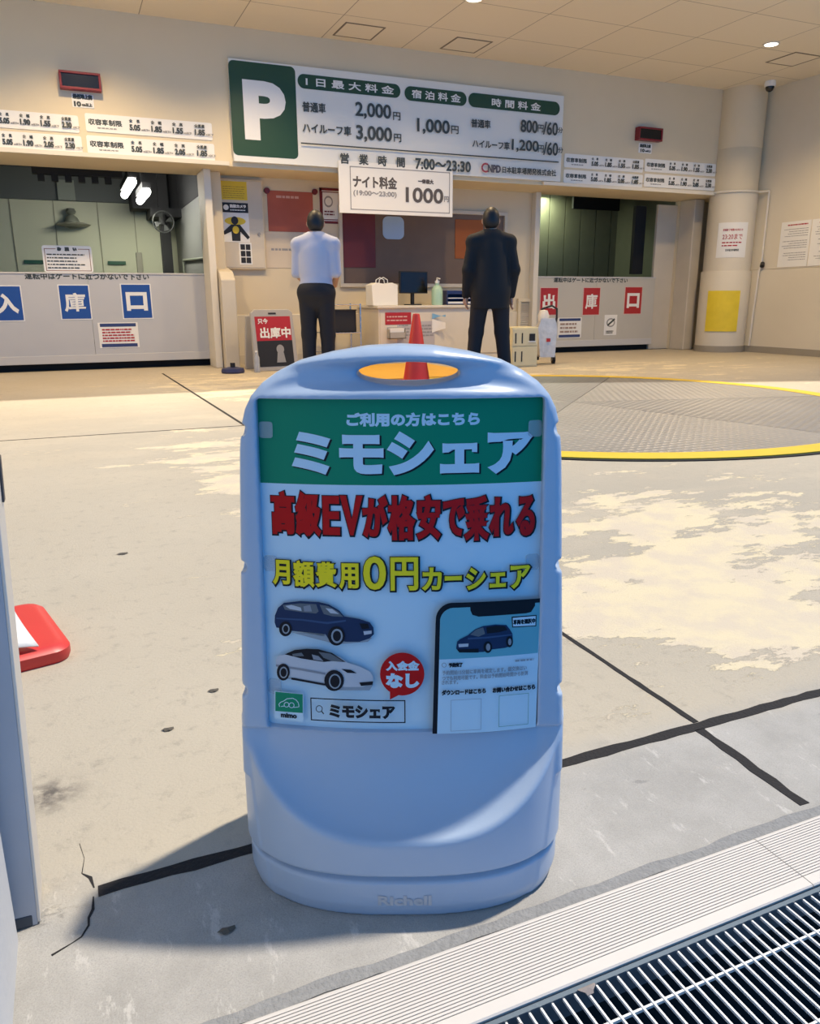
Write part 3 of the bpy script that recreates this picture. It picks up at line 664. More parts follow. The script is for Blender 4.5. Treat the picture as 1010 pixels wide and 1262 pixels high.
P.poly([(-0.0170,0.3281), (0.0019,0.3231), (-0.0057,0.3169), (-0.0172,0.3107)], PRED)
tx('入会金', 0.0009,0.3599,0.0455,0.0142, PST, .0009)
tx('なし', 0.0007,0.3385,0.0456,0.0215, PST, .0016)
# telephone screen picture
P.poly([(0.0422,0.2595), (0.0465,0.4199), (0.0471,0.4295), (0.0483,0.4338), (0.0503,0.4378), (0.0530,0.4413), (0.0562,0.4442), (0.0600,0.4465), (0.0641,0.4480), (0.0684,0.4486), (0.1937,0.4475), (0.1909,0.2585), (0.1230,0.2573)], PBLK)
P.poly([(0.0488,0.2593), (0.0527,0.4176), (0.0528,0.4257), (0.0538,0.4292), (0.0554,0.4325), (0.0576,0.4354), (0.0603,0.4378), (0.0633,0.4396), (0.0667,0.4409), (0.0703,0.4414), (0.1934,0.4417), (0.1907,0.2586), (0.1230,0.2577)], PST)
P.poly([(0.0517,0.3683), (0.0529,0.4176), (0.0528,0.4257), (0.0538,0.4292), (0.0554,0.4325), (0.0576,0.4354), (0.0603,0.4378), (0.0633,0.4396), (0.0667,0.4409), (0.0703,0.4414), (0.1932,0.4417), (0.1913,0.3688)], PTEAL)
P.poly([(0.0939,0.4455), (0.1858,0.4452), (0.1856,0.4375), (0.1800,0.4291), (0.1734,0.4279), (0.1059,0.4275), (0.0973,0.4305), (0.0946,0.4368)], PBLK)
P.poly([(0.1523,0.4246), (0.1881,0.4244), (0.1880,0.4080), (0.1534,0.4090)], PBLK)
P.poly([(0.1541,0.4229), (0.1868,0.4230), (0.1866,0.4094), (0.1547,0.4105)], PST)
tx('車両を選択中', 0.1706,0.4164,0.0317,0.0073, PBLK, .0005)
# dark hatchback car
P.poly([(0.0750,0.3837), (0.0765,0.3936), (0.0803,0.3967), (0.0910,0.4018), (0.1017,0.4101), (0.1125,0.4139), (0.1298,0.4151), (0.1451,0.4134), (0.1500,0.4070), (0.1540,0.4001), (0.1547,0.3889), (0.1521,0.3824), (0.1434,0.3804), (0.1237,0.3795), (0.1129,0.3766), (0.0912,0.3774), (0.0783,0.3791)], PNAVY)
P.poly([(0.0943,0.4027), (0.1028,0.4096), (0.1125,0.4121), (0.1152,0.4027), (0.1061,0.3992)], PGLASS)
P.poly([(0.1168,0.4119), (0.1298,0.4135), (0.1429,0.4120), (0.1469,0.4062), (0.1343,0.4037), (0.1180,0.4030)], PBLK)
P.poly([(0.0911,0.3985), (0.1170,0.3986), (0.1540,0.4001), (0.1541,0.3983), (0.1170,0.3959), (0.0911,0.3960)], PNAV2)
P.poly([(0.0782,0.3902), (0.0922,0.3902), (0.0918,0.3858), (0.0787,0.3855)], PSIL)
P.poly([(0.0761,0.3825), (0.1063,0.3821), (0.1064,0.3765), (0.0794,0.3779)], PBLK)
P.poly([(0.1254,0.3832), (0.1250,0.3800), (0.1237,0.3773), (0.1217,0.3756), (0.1194,0.3751), (0.1171,0.3759), (0.1151,0.3778), (0.1137,0.3807), (0.1132,0.3839), (0.1136,0.3872), (0.1149,0.3898), (0.1169,0.3915), (0.1192,0.3920), (0.1215,0.3912), (0.1235,0.3893), (0.1249,0.3864)], PBLK)
P.poly([(0.1228,0.3834), (0.1225,0.3810), (0.1217,0.3792), (0.1205,0.3783), (0.1191,0.3784), (0.1179,0.3795), (0.1170,0.3814), (0.1167,0.3837), (0.1170,0.3860), (0.1178,0.3878), (0.1190,0.3888), (0.1204,0.3887), (0.1216,0.3876), (0.1225,0.3857)], PSIL2)
P.poly([(0.1547,0.3889), (0.1544,0.3858), (0.1533,0.3833), (0.1518,0.3817), (0.1500,0.3812), (0.1481,0.3819), (0.1465,0.3838), (0.1454,0.3865), (0.1450,0.3896), (0.1453,0.3927), (0.1463,0.3952), (0.1479,0.3968), (0.1497,0.3973), (0.1516,0.3965), (0.1532,0.3947), (0.1543,0.3920)], PBLK)
P.poly([(0.1527,0.3890), (0.1525,0.3869), (0.1518,0.3853), (0.1509,0.3844), (0.1498,0.3845), (0.1488,0.3855), (0.1481,0.3873), (0.1478,0.3894), (0.1481,0.3915), (0.1487,0.3932), (0.1496,0.3941), (0.1507,0.3940), (0.1517,0.3929), (0.1524,0.3912)], PSIL2)
tx('予約完了', 0.0744,0.3604,0.0195,0.0065, PBLK, .0005)
P.line([(0.0614,0.3608), (0.0610,0.3593), (0.0599,0.3582), (0.0584,0.3578), (0.0569,0.3583), (0.0557,0.3595), (0.0553,0.3610), (0.0557,0.3626), (0.0568,0.3637), (0.0583,0.3641), (0.0598,0.3636), (0.0609,0.3624), (0.0614,0.3608)], .0008, PGREY)
P.scribble(0.1721,0.3609,0.0273,0.0053, 1, PGREY, .5, .05)
tx('予約開始15分前に車両を確定します。鍵交換はい', 0.1154,0.3498,0.1195,0.0067, PGREY, .0002)
tx('つでも利用可能です。料金は予約開始時間から計算', 0.1166,0.3419,0.1220,0.0067, PGREY, .0002)
tx('されます。', 0.0665,0.3357,0.0230,0.0060, PGREY, .0002)
tx('ダウンロードはこちら', 0.0861,0.3210,0.0624,0.0078, PBLK, .0005)
tx('お問い合わせはこちら', 0.1574,0.3206,0.0616,0.0079, PBLK, .0005)
P.frame(0.0893,0.2869,0.0430,0.0462, .0005, PGREY)
P.frame(0.1574,0.2890,0.0428,0.0465, .0005, PGREEN)
P.done('lettering', poster)
# clear tabs that hold the poster
CLIP = mat('clear clip', (.55, .62, .68), .15, alpha=.28)
for zz in (.681, .497, .318):
    for sgn in (-1, 1):
        c = MB(); u0 = sgn * .182
        pts = rrect(u0 - .0095, u0 + .0095, zz - .011, zz + .011, .004, 4)
        n = len(pts); c.add([pfn(a, b, .0015) for a, b in pts] + [pfn(a, b, .003) for a, b in pts], [tuple(range(n))[::-1], tuple(range(n, 2 * n))] + [(i, (i + 1) % n, n + (i + 1) % n, n + i) for i in range(n)])
        c.build('poster_clip', CLIP, sign)
# raised maker lettering on the tub
ETXT = mat('raised plastic', (.49, .505, .53), .42)
def efn(u, v, l):
    k = (max(0.0, 1 - abs(u / .2375) ** 2.6)) ** (1 / 2.6); return (u, -.1624 * k - l, v)
E_ = Print(efn, .0006, .006)
E_.text('Richell', .002, .0295, .076, .0165, ETXT, .0010)
E_.done('raised_lettering', sign)

# ================================================================== DRAIN
ALU = mat('anodised aluminium', (.62, .58, .53), .5, metal=.1, var=.04, vscale=30)
EDGE = mat('steel angle', (.16, .20, .23), .4, metal=.5)
def tread(name, x0, x1, label):
    y0, y1 = .652, .765; prof = [(y0, -.03), (y0, .003), (y0 + .002, .005), (y0 + .019, .005)]
    y = y0 + .019; k = 0
    while y < y1 - .006:
        p = .0048; prof += [(y + .0003, .0022), (y + .0011, .0022), (y + .0014, .0050), (y + p, .0050)]; y += p
    prof += [(y1, .004), (y1, -.03)]
    o = MB().prism(prof, lambda u, v, q: (q, u, v), x0, x1).build(name, ALU)
    return tag(o, label, 'edging', 'ribbed edging strips')
tread('tread_edging', -.149, .9335, 'long ribbed pale metal edging strip in front of the sign base')
tread('tread_edging', .9350, 2.2, 'ribbed pale metal edging strip beyond the seam at the right')
gr = empty('drain_grating', (0, .65, 0), 0, 'black drain grating with thin bright parallel bars in the lower right corner', 'grating')
b1 = MB(); xx = -.10
while xx < 2.1:
    for d_ in ((0,) if abs(xx - .935) > .009 else (0, .006)): b1.box(xx + d_, xx + d_ + .0027, -.50, -.007, -.006, -.002)
    xx += .0167
GB = mat('galvanised bar', (.86, .84, .80), .45, metal=.1)
b1.build('bearing_bars', GB, gr)
b2 = MB()
for yy in (-.057, -.157, -.257, -.357, -.457): b2.box(-.14, 2.1, yy - .0014, yy + .0016, -.008, -.0035)
b2.build('cross_bars', GB, gr)
MB().box(-.149, 2.1, -.007, -.0005, -.034, .001).build('frame_angle', EDGE, gr)
# a few dry leaves caught on the grate
LEAF = mat('dry leaf', (.28, .24, .22), .8)
for k, (px, py, lab) in enumerate(((.405, .628, 'small grey dry leaf caught on the grating by the lower edge, left one'), (.52, .640, 'small grey dry leaf caught between grating bars, right one'))):
    m_ = MB(); m_.add([(px + .012 * math.cos(a) * (1 + .4 * math.sin(3 * a)), py + .007 * math.sin(a), .001 + .002 * math.cos(2 * a)) for a in [i * PI / 5 for i in range(10)]] + [(px, py, .0045)], [(i, (i + 1) % 10, 10) for i in range(10)])
    m_.add([(px - .012, py, .0005), (px + .014, py + .001, .0005), (px, py + .002, .001)], [(0, 1, 2)])
    tag(m_.build('dry_leaf', LEAF), lab, 'leaf', 'leaves on the grating')
# debris on the floor
for k, (px, py, rr, lab) in enumerate(((0.1007,2.7526, .012, 'dark dead leaf lying on the beige floor left of the sign'), (0.1054,1.4995, .008, 'small brown leaf on floor above the joint at lower left'), (0.2194,1.6284, .008, 'small brown leaf on floor close to the sign edge'), (0.1170,0.9204, .008, 'small curled leaf in the shadow left of the sign base'))):
    m_ = MB(); n_ = 9
    m_.add([(px + rr * 1.5 * math.cos(2 * PI * i / n_) * (1 + .3 * math.sin(i * 2.1)), py + rr * .8 * math.sin(2 * PI * i / n_), .0015 + .002 * (i % 2)) for i in range(n_)] + [(px, py, .006)], [(i, (i + 1) % n_, n_) for i in range(n_)])
    tag(m_.build('dead_leaf', mat('brown leaf', (.10, .085, .065), .8)), lab, 'leaf')

# ================================================================== TURNTABLE
tt = empty('turntable', (3.865, 5.47, 0), 0, 'round steel car turntable with yellow painted rim in the floor', 'turntable')
def ring(r0, r1, z0, z1, n=128):
    m_ = MB(); vs = []; fs = []
    for r, z in ((r0, z0), (r0, z1), (r1, z1), (r1, z0)):
        for i in range(n): a = 2 * PI * i / n; vs.append((r * math.cos(a), r * math.sin(a), z))
    for j in range(4):
        for i in range(n): fs.append((j * n + i, j * n + (i + 1) % n, ((j + 1) % 4) * n + (i + 1) % n, ((j + 1) % 4) * n + i))
    return m_.add(vs, fs)
YPAINT = mat('yellow floor paint', (.72, .48, .02), .5, var=.12, vscale=9)
tag(ring(2.25, 2.42, -.002, .012).build('rim', YPAINT, tt), 'yellow painted rim')
ring(2.42, 2.45, -.002, .006).build('kerb', RUBBER, tt)
def checker(name, rot, tone):
    m = bpy.data.materials.new(name); m.use_nodes = True; n = m.node_tree; b = n.nodes['Principled BSDF']
    g = n.nodes.new('ShaderNodeNewGeometry'); mp = n.nodes.new('ShaderNodeMapping'); mp.inputs['Rotation'].default_value = (0, 0, rot); n.links.new(g.outputs['Position'], mp.inputs['Vector'])
    hs = []
    for i, a in enumerate((0, PI / 2)):
        w_ = n.nodes.new('ShaderNodeTexWave'); w_.inputs['Scale'].default_value = 5.2; m2 = n.nodes.new('ShaderNodeMapping'); m2.inputs['Rotation'].default_value = (0, 0, a + .78); n.links.new(mp.outputs[0], m2.inputs['Vector']); n.links.new(m2.outputs[0], w_.inputs['Vector']); hs.append(w_.outputs['Fac'])
    mm = n.nodes.new('ShaderNodeMath'); mm.operation = 'MULTIPLY'; n.links.new(hs[0], mm.inputs[0]); n.links.new(hs[1], mm.inputs[1])
    bp = n.nodes.new('ShaderNodeBump'); bp.inputs['Strength'].default_value = .5; bp.inputs['Distance'].default_value = .012; n.links.new(mm.outputs[0], bp.inputs['Height']); n.links.new(bp.outputs[0], b.inputs['Normal'])
    nz = n.nodes.new('ShaderNodeTexNoise'); nz.inputs['Scale'].default_value = 1.1; nz.inputs['Detail'].default_value = 6; n.links.new(g.outputs['Position'], nz.inputs['Vector'])
    mx = n.nodes.new('ShaderNodeMix'); mx.data_type = 'RGBA'; mx.inputs[6].default_value = (*[c * .8 for c in tone], 1); mx.inputs[7].default_value = (*[c * 1.25 for c in tone], 1); n.links.new(nz.outputs['Fac'], mx.inputs[0]); n.links.new(mx.outputs[2], b.inputs['Base Color'])
    b.inputs['Metallic'].default_value = .55; b.inputs['Roughness'].default_value = .42
    return m
for i in range(6):
    a0 = math.radians(-75 + 60 * i); m_ = MB(); n_ = 20; R_ = 2.245
    pts = [(0.004 * math.cos(a0 + PI / 6), .004 * math.sin(a0 + PI / 6))] + [(R_ * math.cos(a0 + .0025 + (PI / 3 - .005) * k / n_), R_ * math.sin(a0 + .0025 + (PI / 3 - .005) * k / n_)) for k in range(n_ + 1)]
    m_.prism(pts, lambda u, v, q: (u, v, q), -.002, .010)
    m_.build('deck_plate', checker('checker plate', a0, (.31, .295, .275) if i % 2 else (.255, .245, .235)), tt)

# ================================================================== RED WEIGHTED BASE (left)
rs = empty('stanchion', (-.285, 2.07, 0), math.radians(13), 'red weighted stand base with white sheet behind the gate post', 'sign stand')
RPL = mat('red base plastic', (.62, .035, .03), .4, var=.05)
mb_ = MB(); N_ = 7
for (z, ins) in ((0, .004), (.012, 0), (.030, .0), (.040, .012), (.042, .03)):
    mb_.v += [(x, y, z) for x, y in rrect(-.185 + ins, .185 - ins, -.185 + ins, .185 - ins, .045 - ins * .4, N_)]
n_ = 4 * (N_ + 1)
for j in range(4):
    for i in range(n_): mb_.f.append((j * n_ + i, j * n_ + (i + 1) % n_, (j + 1) * n_ + (i + 1) % n_, (j + 1) * n_ + i)); mb_.m.append(0)
mb_.f += [tuple(range(n_))[::-1], tuple(range(4 * n_, 5 * n_))]; mb_.m += [0, 0]
mb_.build('base', RPL, rs, smooth=True)
MB().cone((-.02, 0, .04), (-.02, 0, .85), .022, .02, 20).build('pole', WHITE, rs, smooth=True)
sh = MB(); vs = []; fs = []
for j in range(9):
    t_ = j / 8
    for i in range(9):
        s_ = i / 8; vs.append((-.07 + (.155 + .025 * t_ ** 2) * s_, -.02 - .153 * t_, .128 - .030 * t_ - .033 * t_ * t_ - .012 * (2 * s_ - 1) ** 2))
for j in range(8):
    for i in range(8): fs.append((j * 9 + i, j * 9 + i + 1, j * 9 + i + 10, j * 9 + i + 9))
sh = sh.add(vs, fs).build('sheet', WHITE, rs, smooth=True); so = sh.modifiers.new('thick', 'SOLIDIFY'); so.thickness = .004
tag(sh, 'curved white sheet hung on the pole')

# ================================================================== CEILING FITTINGS
def downlight(x, y, label, grp='ceiling downlights', power=LAMP_W, lamp=True):
    d = empty('downlight', (x, y, CZ), 0, label, 'ceiling light', grp)
    MB().lathe([(.10, 0), (.10, -.012), (.082, -.012), (.078, .0)], n=28).build('trim_ring', LEDGE, d, smooth=True)
    tag(MB().lathe([(.076, -.004), (.076, -.009)], n=28).build('lens', mat('lit lens', (1, 1, 1), .5, emit=(1, .95, .82), estr=9), d), 'glowing white lens')
    if lamp:
        l = bpy.data.lights.new('downlight_lamp', 'SPOT'); l.energy = power; l.color = (1, .73, .40); l.shadow_soft_size = .08; l.spot_size = math.radians(138); l.spot_blend = .75
        o = bpy.data.objects.new('downlight_lamp', l); COL.objects.link(o); o.parent = d; o.location = (0, 0, -.03)
downlight(8.4648,8.1787, 'round lit ceiling downlight at upper right near the square hatch')
downlight(4.3324,8.2617, 'round lit ceiling downlight cut by the top edge of the picture')
for k, (x, y) in enumerate(((.5, 8.9), (2.3, 8.7), (6.6, 7.15), (-1.6, 8.9))):  # extra downlights added out of view to warm and brighten the interior
    downlight(x, y, 'added unseen ceiling downlight above the picture frame, row before the fascia', 'added downlights out of frame')
HATCH = mat('hatch edge', (.20, .16, .11), .6)
for q, lab in (((3.5662,9.7034), 'leftmost of three square ceiling hatches, over the left half of the fee board'), ((4.9713,9.6781), 'middle one of three square ceiling hatches, over the right half of the fee board'), ((9.2706,8.5424), 'square ceiling hatch at right beside the lit downlight')):
    h_ = empty('ceiling_hatch', (*q, CZ), 0, lab, 'hatch', 'square ceiling hatches')
    MB().box(-.225, .225, -.225, .225, -.004, 0).build('hatch_panel', mat('hatch panel', (.79, .70, .55), .8), h_)
    e_ = MB()
    for a in ((-.245, .245, .225, .245), (-.245, .245, -.245, -.225), (-.245, -.225, -.225, .225), (.225, .245, -.225, .225)): e_.box(a[0], a[1], a[2], a[3], -.006, 0)
    e_.build('hatch_frame', HATCH, h_)
q = (9.8536,9.4621)
cc = empty('security_camera', (q[0], q[1], CZ), 0, 'white dome security camera under the ceiling above the round column', 'camera')
MB().lathe([(.075, 0), (.08, -.03), (.078, -.075)], n=24).build('housing', WHITE, cc, smooth=True)
MB().lathe([(.062, -.075), (.060, -.095), (.045, -.125), (.02, -.142), (.001, -.146)], n=24).build('dome', mat('smoked dome', (.02, .018, .016), .15), cc, smooth=True)

# ================================================================== FASCIA SIGNS
fx0 = (2.0784,3.0205); fx1 = (6.6877,2.9994)
ftl = (2.0809,3.5600); fbl = (2.0759,2.4638); ftr = (6.6511,3.5440); fbr = (6.7253,2.4386)
bz1 = (ftl[1] + ftr[1]) / 2; bz0 = (fbl[1] + fbr[1]) / 2
pb, g = board('parking_fee_sign', 'large white parking fee board with dark green P square on the fascia', 'sign', (fx0[0] + fx1[0]) / 2, (bz0 + bz1) / 2, fx1[0] - fx0[0], bz1 - bz0, FY, mat('fee board white', (.74, .74, .69), .5), t=.06)
def rr_(Pn, cx, cz, w, h, m, r): Pn.poly(rrect(cx - w / 2, cx + w / 2, cz - h / 2, cz + h / 2, min(r, w / 2.01, h / 2.01)), m)
rr_(g, 2.4705,3.0257,0.7963,1.0169, DGREEN, .06)
g.text('P', 2.4802,3.0221,0.5117,0.6459, WHITE, .045, 10)
rr_(g, 3.5637,3.3893,1.3387,0.1589, DGREEN, .2); g.text('1 日 最 大 料 金', 3.5691,3.3926,1.1478,0.0953, WHITE, .003)
rr_(g, 4.7310,3.3787,0.8843,0.1668, DGREEN, .2); g.text('宿 泊 料 金', 4.7368,3.3792,0.6984,0.1001, WHITE, .003)
rr_(g, 5.9100,3.3806,1.4223,0.1697, DGREEN, .2); g.text('時 間 料 金', 5.9292,3.3772,0.7631,0.0999, WHITE, .003)
INK = mat('board ink', (.045, .055, .05), .5)
for a in (('普通車', 3.0887,3.1113,0.2990,0.1130, .006), ('2,000', 3.8598,3.1293,0.4820,0.1865, .010), ('円', 4.1755,3.0987,0.1011,0.0946, .004), ('ハイルーフ車', 3.2467,2.8770,0.6308,0.1106, .006), ('3,000', 3.8658,2.8649,0.4857,0.1892, .010), ('円', 4.1841,2.8460,0.1019,0.0959, .004),
          ('1,000', 4.6913,3.0101,0.4685,0.1843, .010), ('円', 4.9995,2.9983,0.1079,0.0983, .004), ('普通車', 5.3865,3.1006,0.2953,0.1042, .006), ('800', 6.1316,3.1224,0.2726,0.1581, .009), ('円', 6.3150,3.1112,0.0921,0.0925, .003), ('/60', 6.4734,3.1196,0.2394,0.1653, .008), ('分', 6.6344,3.1105,0.0807,0.0728, .003),
          ('ハイルーフ車', 5.5474,2.8535,0.5762,0.1011, .006), ('1,200', 6.0766,2.8695,0.4292,0.1597, .009), ('円', 6.3267,2.8535,0.0927,0.0937, .003), ('/60', 6.4861,2.8626,0.2411,0.1674, .008), ('分', 6.6481,2.8550,0.0813,0.0737, .003),
          ('営　業　時　間', 3.8379,2.5581,0.8776,0.1248, .008), ('7:00～23:30', 4.8296,2.5565,0.8141,0.1348, .010), ('日本駐車場開発株式会社', 6.1547,2.5528,0.8696,0.0840, .005)):
    g.text(a[0], a[1], a[2], a[3], a[4], INK, a[5] * .55)
q0 = (2.8966,2.6966); q1 = (6.6225,2.7003); g.line([q0, (q1[0], q0[1] * .5 + q1[1] * .5)], .016, INK)
LRED = mat('logo red', (.40, .03, .05), .5); LGR = mat('logo dark', (.10, .09, .10), .5)
cx_, cz_, w_, h_ = 5.4604,2.5615,0.1128,0.1022
g.line([(cx_ + w_ / 2 * math.cos(a), cz_ + h_ / 2 * math.sin(a)) for a in [math.radians(50 + 26 * i) for i in range(11)]], .022, LRED)
g.text('NPD', 5.5928,2.5555,0.2025,0.0976, LGR, .006)
g.done('lettering', pb)

nb, g = board('night_rate_sign', 'white night rate sign hanging in front of the large fee board', 'sign', 4.1719,2.2245,1.5980,0.6139, FY - .07, PAPER, t=.02)
NI = mat('night ink', (.10, .085, .075), .6)
cx_, cz_, w_, h_ = 4.2237,2.2170,1.4083,0.5161
g.frame(cx_, cz_, w_, h_, .012, GREY)
g.text('ナイト料金', 3.8609,2.2982,0.6052,0.1462, NI, .006); g.text('(19:00～23:00)', 3.8582,2.1563,0.5961,0.0785, GREY, .003)
g.text('一律最大', 4.5746,2.3432,0.2244,0.0550, NI, .004); g.text('1000', 4.5568,2.1717,0.5450,0.1864, NI, .007); g.text('円', 4.8747,2.1396,0.0728,0.0715, GREY, .003)
g.done('lettering', nb)

# number displays and clearance plates
def led(cx, cz, w, h, label):
    o = empty('number_display', (cx, FY, cz - h / 2), 0, label, 'display', 'dark number displays')
    f_ = MB(); t_ = .13 * h
    for a in ((-w / 2, w / 2, h - t_, h), (-w / 2, w / 2, 0, t_), (-w / 2, -w / 2 + t_, t_, h - t_), (w / 2 - t_, w / 2, t_, h - t_)): f_.box(a[0], a[1], -.10, 0, a[2], a[3])
    tag(f_.build('frame', mat('red display frame', (.22, .012, .018), .4), o, bevel=.004), 'dark red frame')
    MB().box(-w / 2 + t_, w / 2 - t_, -.085, 0, t_, h - t_).build('screen', LEDK, o)
led(0.4534,3.1553,0.4198,0.1761, 'dark number display in red frame above the entry gate')
led(8.1991,3.1722,0.4338,0.1754, 'dark number display in red frame above the exit gate')
o, g = board('clearance_plate', 'small white clearance plate below the left number display', 'plate', 0.4621,2.9749,0.2239,0.1377, FY, PAPER, t=.006, group='clearance plates')
g.text('最低地上高', 0.4622,3.0145,0.2028,0.0525, INK, .005); g.text('10', 0.4045,2.9401,0.0743,0.0550, INK, .006); g.text('cm以上', 0.4996,2.9375,0.1083,0.0366, INK, .003); g.done('lettering', o)
o, g = board('clearance_plate', 'small white clearance plate below the right number display', 'plate', 8.1847,2.9907,0.2400,0.1326, FY, PAPER, t=.006, group='clearance plates')
g.text('最低地上高', 8.1816,3.0236,0.2023,0.0474, INK, .005); g.text('10', 8.1352,2.9599,0.0748,0.0475, INK, .005); g.text('cm以上', 8.2330,2.9572,0.1054,0.0333, INK, .003); g.done('lettering', o)
def capacity(b_, label, ht, wt, wd, bright=PAPER):
    cx, cz, w, h = b_
    o, g = board('capacity_plate', label, 'plate', cx, cz, w, h, FY, bright, t=.008, group='vehicle size limit plates', r=.02)
    x = lambda f: cx - w / 2 + w * f
    g.text('収容車制限', x(.15), cz + h * .05, w * .255, h * .34, INK, .003)
    g.text('普通乗用車', x(.16), cz - h * .27, w * .15, h * .09, GREY, .001)
    for f, a, n_, u in ((.385, '全　長', '5.05', 'm以下×'), (.555, '全　幅', wd, 'm以下×'), (.725, '全　高', ht, 'm以下'), (.905, '全重量', wt, 't以下')):
        g.text(a, x(f - .01), cz + h * .26, w * .085, h * .20, INK, .0015)
        g.text(n_, x(f - .01), cz - h * .10, w * .085, h * .34, INK, .004)
        g.text(u, x(f + .072), cz - h * .20, w * .065, h * .13, GREY, .002)
    g.done('lettering', o)
capacity((1.1576,2.7623,1.3850,0.1864), 'upper white size limit plate right of the display over the entry gate', '1.55', '1.85', '1.85')
capacity((1.1600,2.5373,1.4047,0.1889), 'lower white size limit plate right of the display over the entry gate', '2.05', '1.85', '1.85')
capacity((-0.1964,2.7331,1.1821,0.1753), 'upper white size limit plate cut by the left picture edge', '1.55', '2.30', '1.90')
capacity((-0.1904,2.5250,1.1920,0.1776), 'lower white size limit plate cut by the left picture edge', '2.05', '2.30', '1.90')
capacity((7.4699,2.7461,1.3937,0.1799), 'upper size limit plate over the exit gate, nearer the fee board', '1.55', '1.85', '1.85')
capacity((7.4739,2.5382,1.4001,0.1761), 'lower size limit plate over the exit gate, nearer the fee board', '2.05', '1.85', '1.85')
capacity((8.8847,2.7652,1.3722,0.1772), 'upper size limit plate over the exit gate, nearer the column', '1.55', '2.30', '1.90')
capacity((8.8921,2.5564,1.3782,0.1789), 'lower size limit plate over the exit gate, nearer the column', '2.05', '2.30', '1.90')

# ================================================================== GATES
def gate(name, x0, x1, label, sgn):
    o = empty(name, (x0, LY, .09), 0, label, 'gate', None)
    W_ = x1 - x0
    p_ = MB(); n_ = max(2, round(W_ / 1.6)); pw = W_ / n_
    for i in range(n_): p_.box(i * pw + .002, (i + 1) * pw - .002, -.0, .045, .09, 1.08)
    p_.build('panel', GATE if sgn else mat('exit gate paint', (.52, .49, .42), .5, var=.06, vscale=2), o)
    MB().box(0, W_, -.012, .05, 0, .10).build('bottom_rail', GATEB, o, bevel=.004)
    MB().box(0, W_, -.01, .055, 1.08, 1.10).build('top_rail', GATEB, o, bevel=.003)
    return o
sbox('trim_gap_shade_left', DARK, -4, GL1, LY + .10, LY + .6, 0, .35)  # black plates added as the shade in the gap under both gates
sbox('trim_gap_shade_right', DARK, GR0, 9.2, LY + .10, LY + .6, 0, .35)
sbox('trim_lift_floor', DARK, -4, GL1 + .3, LY + .02, 15.4, .0, .004)
sbox('trim_exit_floor', DARK, 6.2, 10.3, LY + .02, 13.5, .0, .004)
ge = gate('entry_gate', -4.0, GL1 - .02, 'long low grey steel entry gate with blue lettered squares', 1)
gx = gate('exit_gate', GR0 + .02, 9.20, 'low beige grey steel exit gate with red lettered squares', 0)
def on_gate(root, text_box, bold, squares, back, edge, white):
    x0, _, z0 = root.location; fn = lambda u, v, l: (u - x0, -.0015 - l, v - z0)
    G_ = Print(fn, .0015); G_.text('運転中はゲートに近づかないで下さい', *text_box, INK, bold); G_.done('caption', root)
    for ch, (cx, cz, w, h) in squares:
        q = MB().box(cx - w * .54 - x0, cx + w * .54 - x0, -.004, -.0005, cz - h * .53 - z0, cz + h * .53 - z0).build('letter_square', edge, root)
        G_ = Print(lambda u, v, l: (u - x0, -.004 - l, v - z0), .0012); G_.rect(cx, cz, w, h, back); G_.text(ch, cx, cz, w * .74, h * .56, white, .007 if ch == '庫' else .012); G_.done('character', q)
on_gate(ge, (0.3485,1.1454,1.4359,0.0821), .003, (('入', (-0.5970,0.8246,0.3164,0.3978)), ('庫', (0.1606,0.8346,0.3361,0.4000)), ('口', (0.8913,0.8405,0.3459,0.4114))), BLUE, WHITE, WHITE)
on_gate(gx, (7.9017,1.1357,1.4415,0.0754), .003, (('出', (7.1071,0.8081,0.3188,0.4106)), ('庫', (7.9213,0.8052,0.3192,0.4210)), ('口', (8.7600,0.8139,0.3439,0.4249))), RED, mat('pinkish border', (.66, .48, .42), .5), PAPER)
def notice(b_, Y, name, label, head=NAVY, body=RED, rows=5, tone=PAPER, group=None, foot=True, t=.004, cat='notice'):
    cx, cz, w, h = b_
    o, g = board(name, label, cat, cx, cz, w, h, Y, tone, t=t, bevel=.0)
    if head: g.rect(cx, cz + h * .40, w * .9, h * .13, head)
    if head and foot: g.rect(cx, cz - h * .40, w * .9, h * .13, head)
    if body: g.scribble(cx, cz, w * .82, h * .56, rows, body, .5)
    g.done('lettering', o); return o
notice((0.6351,0.4249,0.4808,0.3149), LY - .0, 'gate_notice', 'white notice with navy bars and red lines on the entry gate')
notice((7.5235,0.3928,0.4553,0.3206), LY - .0, 'gate_notice', 'white notice with navy bars on the exit gate', body=mat('brown ink', (.35, .25, .20), .6), rows=3)
o, g = board('warning_poster', 'small white poster with a drawing on the exit gate', 'poster', 8.3303,0.4230,0.2553,0.3279, LY, PAPER, t=.004)
cx, cz, w, h = 8.3303,0.4230,0.2553,0.3279
g.poly(ellipse(cx, cz + h * .12, w * .34, h * .22), mat('poster grey ink', (.33, .32, .30), .6)); g.poly(ellipse(cx, cz + h * .12, w * .24, h * .15), PAPER)
g.line([(cx - w * .25, cz - h * .02), (cx + w * .3, cz + h * .3)], .03, INK); g.scribble(cx, cz - h * .34, w * .7, h * .16, 2, INK, .6); g.done('lettering', o)
cx, cz, w, h = 0.1357,1.3631,0.5589,0.3124
o, g = board('request_board', 'white request board with rounded corners standing on the entry gate', 'notice', cx, 1.19 + h / 2, w, h, LY + .03, WHITE, t=.02, r=.03)
cz = 1.19 + h / 2
g.frame(cx, cz - h * .03, w * .92, h * .84, .008, mat('brown frame ink', (.30, .17, .12), .6)); g.rect(cx, cz + h * .37, w * .45, h * .16, WHITE)
g.text('お　願　い', cx, cz + h * .37, w * .40, h * .15, INK, .006); g.scribble(cx, cz - h * .08, w * .84, h * .62, 5, INK, .36, .3); g.done('lettering', o)

